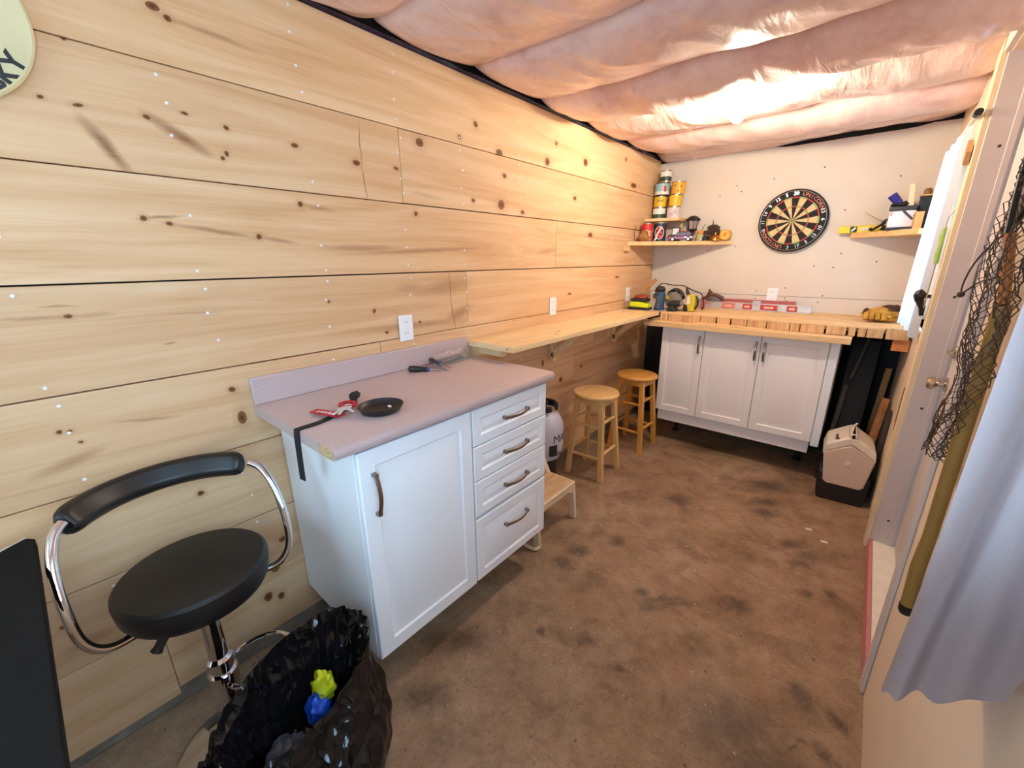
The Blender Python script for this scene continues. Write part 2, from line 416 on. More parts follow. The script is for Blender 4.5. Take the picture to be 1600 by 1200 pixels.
def text_mb(s, size, fn, depth=0.001, align='CENTER', bold=0.0):
    """lettering as geometry; fn maps (u, v, w) of the lettering plane to space"""
    cu = bpy.data.curves.new('lettering', 'FONT'); cu.body = s; cu.size = size; cu.extrude = depth
    cu.align_x = align; cu.align_y = 'CENTER'; cu.resolution_u = 3; cu.offset = bold
    o = bpy.data.objects.new('lettering', cu); COL.objects.link(o)
    dg = bpy.context.evaluated_depsgraph_get(); dg.update()
    me = bpy.data.meshes.new_from_object(o.evaluated_get(dg))
    mb = MB(); mb.raw([fn(*v.co) for v in me.vertices], [tuple(p.vertices) for p in me.polygons])
    bpy.data.objects.remove(o); bpy.data.curves.remove(cu); bpy.data.meshes.remove(me)
    return mb

def Rz(a): return Matrix.Rotation(a, 3, 'Z')
def Rx(a): return Matrix.Rotation(a, 3, 'X')
def Ry(a): return Matrix.Rotation(a, 3, 'Y')

# ================================================================ THE ROOM
LW, RWX, BW, FW = -1.63, 0.25, 4.0, -1.40     # left wall face, right wall face, back wall face, front wall face
M_floor = floor_material(); M_ceil = ceiling_material()
M_black = mat('black_sheathing', (22, 21, 22), 0.75, var=0.3)
M_dry = mat('drywall_paint', (219, 206, 192), 0.8, var=0.025, vs_=5, bump=0.05, bs=160)
M_dry2 = mat('drywall_cream', (234, 208, 180), 0.75, var=0.03, vs_=5, bump=0.05, bs=160)
M_conc = mat('concrete_curb', (134, 124, 112), 0.85, var=0.25, vs_=14, bump=0.3, bs=60)
M_trim = mat('door_trim_paint', (214, 198, 190), 0.5, var=0.04, vs_=8)
M_cream = mat('casing_paint', (238, 212, 168), 0.6, var=0.04, vs_=8)
M_screw = mat('zinc_screw', (236, 236, 240), 0.35, var=0.05)
M_dot = mat('dark_fastener', (64, 48, 38), 0.6, var=0.1)

fl = MB(); fl.bx(-1.75, 0.40, FW - 0.15, 4.15, -0.08, 0.0)
struct(part('floor', fl, M_floor, smooth=0))

# left wall: dark sheathing behind, wide pine boards in front
wl = MB(); wl.bx(-1.80, -1.668, FW, 4.1, 0.0, 2.60)
wall_left = struct(part('wall_left', wl, M_black, smooth=0))
ROWS = [(0.073, 0.345, [0.06, 1.62, 3.05]), (0.347, 0.597, [1.25, 2.93]), (0.600, 0.891, [0.9, 2.65]), (0.894, 1.184, [1.0, 2.93, 3.15]),
        (1.188, 1.476, [1.547]), (1.480, 1.771, [2.366]), (1.775, 2.064, [1.185]), (2.068, 2.366, [])]
random.seed(3)
for z0, z1, cuts in ROWS:
    ys = [FW] + cuts + [3.998]
    for a, b in zip(ys[:-1], ys[1:]):
        pb = MB(); x1 = LW + random.uniform(-0.0012, 0.0012)
        za = z0 - (0.03 if (z0 < 0.1 and b < 0.1) else 0)
        pb.bx(x1 - 0.034, x1, a + 0.0008, b - 0.0008, za + random.uniform(-0.0008, 0.001), z1 + random.uniform(-0.001, 0.0008))
        part('plank', pb, plank_material(a, b, za, z1), wall_left, bevel=0.0012, seg=1)
sb = MB()
for ci, y in enumerate((-0.80, -0.40, -0.005, 0.39, 0.79, 1.185, 1.54, 1.985, 2.35, 2.75, 3.15, 3.55, 3.92)):
    for z0, z1, cuts in ROWS[:]:
        if z0 < 0.3 or z1 > 2.3 and y < 0.7: continue
        for t in (0.10, 0.36, 0.66, 0.90):
            if random.random() < (0.25 if y > 0.3 else 0.45): continue
            yy = y + random.uniform(-0.012, 0.012); zz = z0 + (z1 - z0) * (t + random.uniform(-0.04, 0.04))
            sb.lathe([(0.0046, 0), (0.0046, 0.0012), (0.0036, 0.0022), (0, 0.0024)], (LW + 0.0005, yy, zz), n=8, axis='x')
stuff(part('screw_head', sb, M_screw, wall_left))
bl = MB(); bl.bx(-1.70, -1.637, FW, 4.0, 0.0, 0.072)
struct(part('baseboard_left', bl, M_conc, bevel=0.006))

# back wall: black sheathing low down, two sheets of drywall above it
wb = MB(); wb.bx(-1.80, 0.40, 4.014, 4.15, 0.0, 2.60)
wall_back = struct(part('wall_back', wb, M_black, smooth=0))
pb = MB(); pb.bx(LW, RWX + 0.02, 4.0, 4.013, 1.04, 1.233)
part('drywall_panel', pb, M_dry, wall_back, bevel=0.0015)
pb = MB(); n = 26; top = []
for i in range(n + 1):
    x = LW + (RWX + 0.02 - LW) * i / n
    top.append((x, 2.345 + 0.008 * mnoise.noise(Vector((x * 6, 0, 3))) - (0.012 if 12 < i < 24 else 0)))
poly = [(LW, 1.236), (RWX + 0.02, 1.236)] + top[::-1]
pb.prism(poly, 4.0, 4.013, lambda u, v, w: (u, w, v))
part('drywall_panel', pb, M_dry, wall_back, smooth=0)
db_ = MB()
for x, z in ((-1.17, 1.68), (-1.10, 2.03), (-1.12, 1.62), (-1.14, 1.60), (-0.93, 1.63), (-0.94, 2.05), (-0.97, 1.21), (-0.97, 1.18), (-0.72, 1.21), (-0.72, 1.27), (-0.41, 2.16), (-0.5, 1.2), (-0.24, 1.86), (-0.21, 1.56), (-0.24, 1.46), (-0.36, 1.47), (-0.27, 1.25), (-0.29, 1.2), (-0.52, 1.3), (-0.51, 1.22), (-0.98, 2.1), (-0.72, 2.12), (0.02, 2.05), (0.0, 1.5)):
    db_.lathe([(0.005, 0), (0.005, 0.0008), (0, 0.001)], (x, 3.9998, z), n=8, axis='y')
stuff(part('screw_dimple', db_, M_dot, wall_back))

# right wall with a far window, a doorway and a near window
DY0, DY1, DZ = 1.735, 2.672, 2.28
W1 = (2.98, 3.58, 1.16, 2.02); W2 = (-0.70, 0.86, 1.15, 2.05)
wr = MB(); X0, X1 = RWX, RWX + 0.13
for y0, y1, z0, z1 in ((FW, W2[0], 0, 2.6), (W2[0], W2[1], 0, W2[2]), (W2[0], W2[1], W2[3], 2.6), (W2[1], DY0, 0, 2.6), (DY0, DY1, DZ, 2.6), (DY1, W1[0], 0, 2.6), (W1[0], W1[1], 0, W1[2]), (W1[0], W1[1], W1[3], 2.6), (W1[1], 4.02, 0, 2.6)):
    wr.bx(X0, X1, y0, y1, z0, z1)
wall_right = struct(part('wall_right', wr, M_dry2, smooth=0))
wf = MB()
for x0, x1, z0, z1 in ((-1.8, -1.45, 0, 2.6), (-1.45, -0.05, 0, 0.9), (-1.45, -0.05, 2.1, 2.6), (-0.05, 0.40, 0, 2.6)): wf.bx(x0, x1, FW - 0.1, FW, z0, z1)
struct(part('wall_front', wf, M_dry, smooth=0))

M_glass = NT('window_glass'); M_glass.set(col=(0.95, 0.98, 1.0), rough=0.02, trans=1.0, ior=1.02); M_glass = M_glass.m
M_vinyl = mat('white_vinyl', (236, 238, 240), 0.4, var=0.03)
def window_frame(name, x, y0, y1, z0, z1, bars):
    f = MB(); w = 0.045
    f.bx(x, x + 0.05, y0, y0 + w, z0, z1); f.bx(x, x + 0.05, y1 - w, y1, z0, z1)
    f.bx(x, x + 0.05, y0 + w, y1 - w, z0, z0 + w); f.bx(x, x + 0.05, y0 + w, y1 - w, z1 - w, z1)
    for z in bars: f.bx(x + 0.005, x + 0.045, y0 + w, y1 - w, z - 0.02, z + 0.02)
    o = struct(part(name, f, M_vinyl, bevel=0.003))
    g = MB(); g.bx(x + 0.023, x + 0.027, y0 + w, y1 - w, z0 + w, z1 - w); part('pane', g, M_glass, o, smooth=0)
    s = MB(); s.bx(RWX - 0.012, x + 0.03, y0 - 0.02, y1 + 0.02, z0 - 0.018, z0); part('sill', s, M_vinyl, o, bevel=0.003)
    return o
window_frame('window_1', RWX + 0.06, *W1, (1.59,))
window_frame('window_2', RWX + 0.06, *W2, (1.55,))
f = MB(); f.bx(-1.45, -1.39, FW - 0.08, FW - 0.03, 0.9, 2.1); f.bx(-0.11, -0.05, FW - 0.08, FW - 0.03, 0.9, 2.1); f.bx(-1.39, -0.11, FW - 0.08, FW - 0.03, 0.9, 0.96); f.bx(-1.39, -0.11, FW - 0.08, FW - 0.03, 2.04, 2.1); f.bx(-0.78, -0.72, FW - 0.08, FW - 0.03, 0.96, 2.04)
struct(part('window_3', f, M_vinyl, bevel=0.003))

# doorway: casing, jambs, raised sill with pink foam edge, closed grey door
def trim(name, x0, x1, y0, y1, z0, z1, m): 
    b = MB(); b.bx(x0, x1, y0, y1, z0, z1); return struct(part(name, b, m, bevel=0.002))
trim('trim_1', RWX - 0.026, RWX - 0.0005, DY1 + 0.012, DY1 + 0.095, 0.02, DZ + 0.08, M_cream)
trim('trim_2', RWX - 0.013, RWX - 0.0005, DY0 - 0.062, DY0 - 0.006, 0.0, DZ + 0.08, M_trim)
trim('trim_3', RWX - 0.02, RWX - 0.0005, DY0 - 0.006, DY1 + 0.012, DZ + 0.004, DZ + 0.08, M_trim)
jb = MB(); jb.bx(RWX - 0.008, RWX + 0.15, DY1 - 0.012, DY1 + 0.010, 0.085, DZ); jb.bx(RWX + 0.058, RWX + 0.078, DY1 - 0.024, DY1 - 0.012, 0.09, DZ)
jamb = struct(part('trim_4', jb, M_trim, bevel=0.0015))
dots = MB()
for z in (0.22, 0.84, 1.36, 1.95): dots.lathe([(0.006, 0), (0.006, 0.0012), (0, 0.0015)], (RWX + 0.04, DY1 - 0.0118, z), n=10, axis='y')
part('screw_hole', dots, M_dot, jamb)
jb = MB(); jb.bx(RWX + 0.001, RWX + 0.15, DY0 - 0.005, DY0 + 0.014, 0.085, DZ); struct(part('trim_5', jb, M_trim, bevel=0.0015))
M_sill = mat('worn_white_sill', (240, 232, 218), 0.5, var=0.06, vs_=40)
M_pink = mat('pink_foam_board', (196, 128, 128), 0.8, var=0.1)
sl = MB(); sl.bx(RWX + 0.004, RWX + 0.15, DY0, DY1 - 0.012, 0.0, 0.086); sill = struct(part('trim_6', sl, M_sill, bevel=0.003))
pf = MB(); pf.bx(RWX - 0.012, RWX + 0.004, DY0 - 0.05, DY1 + 0.012, 0.0, 0.082); part('foam_edge', pf, M_pink, sill, bevel=0.003)
DX = RWX + 0.088
dr = MB(); dr.bx(DX, DX + 0.045, DY0 + 0.016, DY1 - 0.028, 0.092, DZ - 0.01)
door = struct(part('door_1', dr, M_trim, bevel=0.002))
for z0, z1 in ((0.25, 0.95), (1.12, 2.12)):
    for y0, y1 in ((DY0 + 0.13, DY0 + 0.42), (DY0 + 0.49, DY0 + 0.78)):
        pm = MB()
        for k, (i, d) in enumerate(((0, 0.006), (0.03, 0.009))): pm.bx(DX - d, DX + 0.001, y0 + i, y1 - i, z0 + i, z1 - i)
        part('door_panel', pm, M_trim, door, bevel=0.003)
M_nickel = mat('satin_nickel', (196, 186, 168), 0.22, metal=1.0, var=0.05)
kb = MB(); kb.lathe([(0.032, 0), (0.032, 0.006), (0.013, 0.012), (0.012, 0.03), (0.016, 0.036), (0.028, 0.044), (0.0275, 0.058), (0.02, 0.066), (0, 0.068)], (DX, DY1 - 0.095, 0.985), n=24, axis='x', R=None)
kb.v = [Vector((DX - (v.x - DX), v.y, v.z)) for v in kb.v]
part('door_knob', kb, M_nickel, door)
kb = MB(); kb.lathe([(0.028, 0), (0.028, 0.008), (0.02, 0.013), (0, 0.014)], (DX, DY1 - 0.095, 1.13), n=20, axis='x')
kb.bx(DX + 0.012, DX + 0.03, DY1 - 0.115, DY1 - 0.075, 1.125, 1.137)
kb.v = [Vector((DX - (v.x - DX), v.y, v.z)) for v in kb.v]
part('deadbolt', kb, M_nickel, door, bevel=0.001)

# ceiling: roof deck with the batts hanging between the joists under clear film
cd = MB(); cd.bx(-1.80, 0.40, FW - 0.15, 4.15, 2.60, 2.68)
ceiling = struct(part('ceiling', cd, M_black, smooth=0))
SEAMS = [-1.39, -0.93, -0.40, 0.12, 0.63, 1.09, 1.635, 2.155, 2.640, 3.20, 3.70, 3.99]
def wr_noise(x, y, k):
    q = mnoise.noise(Vector((x * 7.0 + y * 2.5, y * 1.8 - x, k * 3.7)))
    w = mnoise.noise(Vector((x * 3.0, y * 3.0, k * 1.3 + 9)))
    r = 1 - abs(mnoise.noise(Vector((x * 5.0 - y * 4.0, y * 1.6 + x, k + 5.0)))) * 2.4
    return 0.010 * q + 0.014 * w - 0.012 * max(0, r)
for k, (a, b) in enumerate(zip(SEAMS[:-1], SEAMS[1:])):
    sag = 0.085 + 0.02 * ((k * 37) % 5 - 2) / 2
    if k >= len(SEAMS) - 2: sag = 0.04
    def fn(u, v, a=a, b=b, k=k, sag=sag):
        x = -1.664 + u * (0.262 + 1.664); y = a + v * (b - a)
        xe = min(u, 1 - u)
        curl = 0.075 * math.exp(-u / 0.022) + 0.02 * math.exp(-(1 - u) / 0.02)
        wob = 0.010 * mnoise.noise(Vector((x * 2.3, k * 5.1, 0)))
        edge = (1 - math.exp(-u / 0.10))*0.9 + 0.1
        prof = (sin(pi * v ** (0.85))) ** 0.62 if 0 < v < 1 else 0.0
        z = 2.395 - 0.012 * u + wob * (0.4 + prof) - sag * prof * edge + curl
        amp = prof
        z += wr_noise(x, y, k) * amp
        if k == len(SEAMS) - 2 and v > 0.5:
            gap = 0.035 * max(0, min(1, (x + 0.75) * 3)) * (0.6 + 0.6 * mnoise.noise(Vector((x * 4, 2, 8))))
            z = z * (1 - (v - 0.5) * 2) + (2.343 + gap + curl) * (v - 0.5) * 2
        if v == 0 or (v == 1 and k < len(SEAMS) - 2): z = 2.40 - 0.012 * u + curl + (0.006 * mnoise.noise(Vector((x * 4, round(y, 2), 0))))
        return (x, y + 0.02 * mnoise.noise(Vector((x * 2.0, (a if v < 0.5 else b) * 3.3, 1.0))) * (1 if 0.02 < a < 3.9 and k < 9 else 0.0), max(z, 2.2))
    g = MB(); g.grid(fn, 96, 22)
    o = part('insulation_batt', g, M_ceil, ceiling, smooth=0)
    o.data.shade_smooth()
# ragged film ends above the boards; joist shadow line put into their dark colour
fm = mat('dark_film_and_shadow', (58, 46, 62), 0.25, var=0.4, vs_=60)
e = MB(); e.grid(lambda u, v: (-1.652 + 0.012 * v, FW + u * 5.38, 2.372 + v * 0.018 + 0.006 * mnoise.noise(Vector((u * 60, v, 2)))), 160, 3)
part('film_shadow_edge', e, fm, ceiling)

# lamp holder and bulb on the joist
t = thing('ceiling_lamp', 'bare lit bulb in a round white porcelain lampholder on the pink ceiling', 'lamp', (-0.683, 2.614, 2.395))
M_porc = mat('porcelain', (240, 232, 220), 0.3, var=0.03)
b = MB(); b.lathe([(0.056, 0.02), (0.058, -0.03), (0.056, -0.055), (0.05, -0.066), (0.034, -0.072), (0.03, -0.092), (0.0, -0.092)], n=28)
part('lampholder', b, M_porc, t)
b = MB(); b.lathe([(0.013, -0.092), (0.014, -0.105), (0.024, -0.125), (0.031, -0.150), (0.029, -0.172), (0.018, -0.188), (0, -0.194)], n=20)
part('bulb', b, emis('lit_bulb', (1.0, 0.91, 0.73), BULB_RADIANCE), t)
b = MB(); b.tube([(0.05, 0.0, -0.03), (0.09, 0.004, -0.04), (0.14, 0.0, -0.028), (0.2, 0.006, -0.03), (0.30, 0.004, -0.025), (0.38, 0.03, -0.01)], 0.006, 6)
part('cable', b, M_porc, t)
b = MB(); b.box((0.2, 0.0, -0.02), (0.05, 0.03, 0.03)); part('cable_clamp', b, mat('wood_block', (196, 120, 60), 0.6), t, bevel=0.002)

# ================================================================ CABINETS AND BENCHES
M_white = mat('white_cabinet_film', (238, 241, 245), 0.35, var=0.015, vs_=4, spec=0.4)
M_white2 = mat('white_cabinet_film_warm', (244, 238, 236), 0.35, var=0.015, vs_=4, spec=0.4)
M_pull = mat('brushed_pull', (150, 142, 138), 0.3, metal=1.0, var=0.1)
M_dark = mat('dark_plastic_and_shade', (24, 24, 26), 0.6, var=0.2)

def raised_front(w, h, t, fn, slope=0.03, frame=0.055):
    """moulded door or drawer front: u across, v up, depth d out of the face"""
    loops = [(0.0, 0.0), (0.0, t - 0.004), (0.004, t), (frame, t), (frame + 0.006, t - 0.006), (frame + 0.012, t - 0.007), (frame + 0.012 + slope, t - 0.0015)]
    mb = MB(); vs = []
    for i, d in loops: vs += [fn(i, i, d), fn(w - i, i, d), fn(w - i, h - i, d), fn(i, h - i, d)]
    fs = [(3, 2, 1, 0)]
    for k in range(len(loops) - 1):
        for j in range(4): fs.append((k * 4 + j, k * 4 + (j + 1) % 4, k * 4 + 4 + (j + 1) % 4, k * 4 + 4 + j))
    fs.append(tuple((len(loops) - 1) * 4 + j for j in range(4)))
    return mb.raw(vs, fs)

def pull(a, b, out, wide):
    """arched bar pull from a to b; out = direction away from the face"""
    a = Vector(a); b = Vector(b); out = Vector(out); mb = MB(); ax = (b - a).normalized()
    pts = []
    for i in range(13):
        t = i / 12; pts.append(a + (b - a) * t + out * (0.016 + 0.016 * sin(pi * t)))
    mb.tube(pts, 0.0075, 8, flat=0.45, flat_up=out)
    for p, s in ((a, 1), (b, -1)): mb.bar(p, p + out * 0.020 + ax * s * 0.002, 0.014, 0.011, up=ax)
    return mb

# ---- near cabinet, doors facing +x
XF = -1.063
t = thing('base_cabinet', 'white cabinet with one door and a stack of four drawers under the speckled laminate counter', 'cabinet', (-1.35, 1.01, 0))
b = MB()
y0, y1, z0, z1 = 0.535, 1.492, 0.192, 0.996
b.bx(-1.622, XF - 0.022, y0, y0 + 0.018, z0, z1); b.bx(-1.622, XF - 0.022, y1 - 0.018, y1, z0, z1)
b.bx(-1.622, XF - 0.022, y0 + 0.018, y1 - 0.018, z0, z0 + 0.018); b.bx(-1.622, XF - 0.022, y0 + 0.018, y1 - 0.018, z1 - 0.018, z1)
b.bx(-1.622, -1.612, y0 + 0.018, y1 - 0.018, z0 + 0.018, z1 - 0.018)
b.bx(-1.60, XF - 0.022, 1.002, 1.018, z0 + 0.018, z1 - 0.018)
part('carcass', b, M_white, t, world=True, bevel=0.0015)
for yy in (0.62, 1.40):
    for xx in (-1.56, -1.40):
        b = MB(); b.lathe([(0.03, 0.0), (0.03, 0.012), (0.016, 0.02), (0.016, 0.185), (0.03, 0.192)], (xx, yy, 0), n=14)
        part('adjustable_foot', b, M_dark, t, world=True)
fnx = lambda ya, za: (lambda u, v, d: (XF - 0.020 + d, ya + u, za + v))
dd = part('door', raised_front(0.469, 0.789, 0.020, fnx(0.537, 0.195)), M_white, t, world=True, smooth=20)
part('handle', pull((XF, 0.583, 0.765), (XF, 0.583, 0.903), (1, 0, 0), 0.014), M_pull, dd, world=True)
for za, zb in ((0.832, 0.984), (0.678, 0.828), (0.514, 0.674), (0.199, 0.500)):
    dw = part('drawer', raised_front(0.478, zb - za, 0.020, fnx(1.013, za), slope=0.02, frame=0.04), M_white, t, world=True, smooth=20)
    zc = (za + zb) / 2 if zb - za < 0.2 else zb - 0.105
    part('handle', pull((XF, 1.188, zc), (XF, 1.338, zc), (1, 0, 0), 0.014), M_pull, dw, world=True)

# ---- laminate counter
def laminate():
    t = NT('mauve_grey_laminate'); p = t.obj()
    f = t.noise(p, 650, 2, 0.6); g = t.noise(p, 5, 2)
    c = t.ramp(f, [(0.35, s2l((174, 150, 147))), (0.5, s2l((193, 170, 167))), (0.65, s2l((207, 189, 187)))])
    t.set(col=t.mix(t.math('MULTIPLY', g, 0.3), c, s2l((176, 152, 146))), rough=0.32, spec=0.5)
    return t.m
M_lam = laminate()
t = thing('laminate_counter', 'mauve-grey speckled laminate countertop with a low backsplash on the near white cabinet', 'countertop', (-1.34, 0.99, 0.998))
b = MB(); prof = [(-1.628, 0.998), (-1.052, 0.998), (-1.041, 1.002), (-1.037, 1.012), (-1.037, 1.024), (-1.041, 1.033), (-1.050, 1.037), (-1.628, 1.037)]
b.prism(prof, 0.462, 1.520, lambda u, v, w: (u, w, v)); part('slab', b, M_lam, t, world=True, smooth=30)
b = MB(); b.bx(-1.629, -1.608, 0.462, 1.520, 1.037, 1.137); part('backsplash', b, M_lam, t, world=True, bevel=0.004)
M_chip = mat('raw_particle_board', (196, 166, 122), 0.9, var=0.35, vs_=160, bump=0.3, bs=200)
b = MB(); b.prism([(-1.125, 1.001), (-1.052, 1.001), (-1.044, 1.006), (-1.042, 1.026), (-1.050, 1.034), (-1.125, 1.034)], 0.4605, 0.462, lambda u, v, w: (u, w, v))
part('bare_end', b, M_chip, t, world=True, label='raw tan particle-board core where the end strip has come off')

# ---- pine bench board on the left wall with braces
M_pine = wood('bench_pine', (222, 182, 128), (240, 212, 166), axis=1, rough=0.5)
M_pinex = wood('bench_pine_across', (220, 170, 104), (246, 210, 152), axis=0, rough=0.5)
t = thing('wall_bench', 'long pale pine bench board bracketed to the plank wall beyond the laminate counter', 'bench', (-1.46, 2.45, 1.086))
for k, (xa, xb) in enumerate(((-1.628, -1.462), (-1.461, -1.293))):
    b = MB(); b.bx(xa, xb, 1.527, 3.40, 1.086, 1.114); part('board', b, M_pine, t, world=True, bevel=0.002)
b = MB(); b.bx(-1.628, -1.59, 1.56, 3.40, 1.022, 1.085); part('cleat', b, M_pine, t, world=True, bevel=0.002)
for yy in (1.60, 2.33, 3.25):
    b = MB()
    if yy < 2: b.bx(-1.589, -1.42, yy - 0.02, yy + 0.02, 1.04, 1.085)
    else:
        b.bar((-1.61, yy, 0.885), (-1.40, yy, 1.072), 0.04, 0.04, up=(0, 1, 0)); b.bx(-1.628, -1.592, yy - 0.02, yy + 0.02, 0.85, 1.02)
    part('brace', b, M_pine, t, world=True, bevel=0.002)

# ---- built-up workbench along the back wall
t = thing('workbench_top', 'thick built-up lumber workbench top with dark saw-marked gaps along the back wall', 'bench', (-0.54, 3.7, 1.046))
M_rough = wood('rough_lumber', (176, 128, 84), (222, 180, 130), axis=2, rough=0.75, knots=False)
M_rough2 = wood('rough_lumber_light', (210, 166, 114), (236, 202, 152), axis=0, rough=0.7)
M_gap = mat('gap_dark_brown', (52, 32, 18), 0.9, var=0.4)  # dark brown core that shows in the gaps between the blocks
for k, (ya, yb, dz) in enumerate(((3.43, 3.57, 0.0), (3.572, 3.71, 0.002), (3.712, 3.85, 0.001), (3.852, 3.998, 0.004))):
    b = MB(); b.bx(-1.284, 0.236, ya, yb, 1.075, 1.110 + dz); part('board', b, M_rough2, t, world=True, bevel=0.002)
b = MB(); b.bx(-1.283, 0.23, 3.44, 3.98, 1.046, 1.0745); part('core', b, M_gap, t, world=True)
b = MB(); b.bx(-1.284, 0.12, 3.402, 3.429, 1.100, 1.113); part('front_strip', b, M_rough2, t, world=True, bevel=0.0015)
cuts = [-1.284, -1.215, -1.10, -0.965, -0.845, -0.744, -0.639, -0.514, -0.374, -0.316, -0.172, -0.058, -0.010, 0.034, 0.125, 0.236]
wide = {3: 1, 4: 1, 9: 1, 10: 1, 11: 1, 13: 1}
random.seed(11)
for k, (a, c) in enumerate(zip(cuts[:-1], cuts[1:])):
    g = 0.011 if k in wide else 0.004
    b = MB(); b.bx(a + 0.001, c - g, 3.398 + random.uniform(0, 0.004), 3.4295, 1.047 - random.uniform(0, 0.002), 1.0995 if k < 14 else 1.112)
    part('block', b, M_rough, t, world=True, bevel=0.002)
b = MB(); b.bx(-0.36, 0.10, 3.955, 3.997, 1.115, 1.122); part('back_strip', b, M_rough2, t, world=True, bevel=0.001)
b = MB(); b.bx(0.165, 0.245, 3.42, 3.46, 0.975, 1.045); part('end_support', b, mat('orange_block', (202, 128, 70), 0.7, var=0.15), t, world=True, bevel=0.002)

# ---- overhanging shelf boards that lie on the far cabinet
t = thing('cabinet_ledge', 'pale board lying on the far white cabinet and jutting out under the workbench', 'board', (-0.7, 3.4, 1.007))
b = MB(); b.bx(-1.372, -1.058, 3.292, 3.86, 1.008, 1.045); part('board', b, M_rough2, t, world=True, bevel=0.002)
b = MB(); b.bx(-1.056, -0.03, 3.289, 3.86, 1.007, 1.044); part('board', b, M_rough2, t, world=True, bevel=0.002)
b = MB(); b.prism([(-1.02, 1.0452), (-0.36, 1.0452), (-0.62, 1.052), (-0.98, 1.058)], 3.34, 3.395, lambda u, v, w: (u, w, v)); part('shim', b, M_rough2, t, world=True)

# ---- far cabinet, doors facing -y
YF = 3.36
t = thing('base_cabinet', 'white three-door cabinet under the workbench at the back wall', 'cabinet', (-0.66, 3.65, 0))
b = MB(); b.bx(-1.236, -0.078, YF + 0.022, 3.97, 0.29, 1.006); part('carcass', b, M_white2, t, world=True, bevel=0.0015)
b = MB(); b.bx(-1.222, -0.135, YF + 0.03, YF + 0.048, 0.196, 0.2895); part('plinth', b, M_white2, t, world=True, bevel=0.0015)
for xx in (-1.15, -0.2):
    for yy in (3.70, 3.92):
        b = MB(); b.lathe([(0.03, 0.0), (0.03, 0.012), (0.016, 0.02), (0.016, 0.28), (0.03, 0.2895)], (xx, yy, 0), n=14)
        part('adjustable_foot', b, M_dark, t, world=True)
b = MB(); b.bx(-0.127, -0.078, YF - 0.004, YF + 0.0215, 0.268, 1.004); part('filler_strip', b, M_white, t, world=True, bevel=0.002)
fny = lambda xa, za: (lambda u, v, d: (xa + u, YF + 0.020 - d, za + v))
for xa, xb, hx in ((-1.236, -0.912, -0.938), (-0.908, -0.524, -0.549), (-0.520, -0.130, -0.494)):
    dd = part('door', raised_front(xb - xa, 0.712, 0.020, fny(xa, 0.290), frame=0.05), M_white2, t, world=True, smooth=20)
    part('handle', pull((hx, YF, 0.822), (hx, YF, 0.952), (0, -1, 0), 0.014), M_pull, dd, world=True)

# ---- corner shelves
M_shelf = wood('shelf_pine', (214, 166, 106), (238, 200, 144), axis=0, rough=0.55)
t = thing('corner_shelf', 'triangular pine corner shelf left of the dartboard, crowded with cans and knick-knacks', 'shelf', (-1.4, 3.8, 1.64))
b = MB(); b.prism([(-1.629, 3.43), (-0.985, 3.965), (-0.95, 3.999), (-1.629, 3.999)], 1.642, 1.674); part('board', b, M_shelf, t, world=True, bevel=0.002)
b = MB(); b.bx(-1.629, -1.60, 3.36, 3.42, 1.598, 1.640); part('cleat', b, M_shelf, t, world=True, bevel=0.002)
t = thing('corner_shelf', 'small upper pine board in the left corner carrying two stacks of cans', 'shelf', (-1.5, 3.87, 1.845))
b = MB(); b.prism([(-1.629, 3.735), (-1.36, 3.83), (-1.34, 3.999), (-1.629, 3.999)], 1.848, 1.872); part('board', b, M_shelf, t, world=True, bevel=0.002)
b = MB(); b.bx(-1.40, -1.37, 3.965, 3.999, 1.676, 1.847); part('support', b, M_shelf, t, world=True, bevel=0.001)
t = thing('corner_shelf', 'triangular pine corner shelf right of the dartboard holding a yellow level', 'shelf', (0.05, 3.8, 1.66))
b = MB(); b.prism([(-0.176, 3.999), (-0.176, 3.965), (0.16, 3.60), (0.249, 3.60), (0.249, 3.999)], 1.662, 1.696); part('board', b, M_shelf, t, world=True, bevel=0.002)

# ================================================================ STOOLS
def round_stool(label, loc, rz, lo, hi, nm):
    ms = wood(nm + '_seat', lo, hi, axis=1, rough=0.35, knots=False, coat=0.3); ml = wood(nm + '_leg', lo, hi, axis=2, rough=0.4, knots=False, coat=0.2)
    t = thing('wooden_stool', label, 'stool', loc, rz, None)
    b = MB(); b.lathe([(0.150, 0.596), (0.158, 0.602), (0.163, 0.612), (0.163, 0.620), (0.158, 0.628), (0.150, 0.6315), (0, 0.6315)], n=40); part('seat', b, ms, t)
    b = MB(); b.bx(-0.11, 0.11, -0.11, -0.085, 0.553, 0.5955); b.bx(-0.11, 0.11, 0.085, 0.11, 0.553, 0.5955); b.bx(-0.11, -0.085, -0.085, 0.085, 0.553, 0.5955); b.bx(0.085, 0.11, -0.085, 0.085, 0.553, 0.5955)
    part('apron', b, ml, t, bevel=0.002)
    P = lambda sx, sy, z: Vector((sx * (0.136 - 0.044 * z / 0.595), sy * (0.136 - 0.044 * z / 0.595), z))
    for sx in (-1, 1):
        for sy in (-1, 1):
            b = MB(); b.bar(P(sx, sy, 0), P(sx, sy, 0.596), 0.035, 0.035, up=(0, 1, 0)); part('leg', b, ml, t, bevel=0.003)
    for z, d in ((0.17, 'x'), (0.40, 'x'), (0.20, 'y'), (0.43, 'y')):
        for s in (-1, 1):
            b = MB()
            a, c = (P(-1, s, z), P(1, s, z)) if d == 'x' else (P(s, -1, z), P(s, 1, z))
            b.cyl(a, c, 0.011, n=10); part('rung', b, ml, t)
    return t
round_stool('pale wooden stool with a round seat beside the near white cabinet', (-1.362, 2.525, 0), 0.03, (206, 160, 96), (232, 192, 130), 'pale_stool')
round_stool('orange-tinted wooden stool with a round seat next to the three-door cabinet', (-1.334, 3.150, 0), -0.03, (192, 128, 50), (222, 164, 78), 'amber_stool')

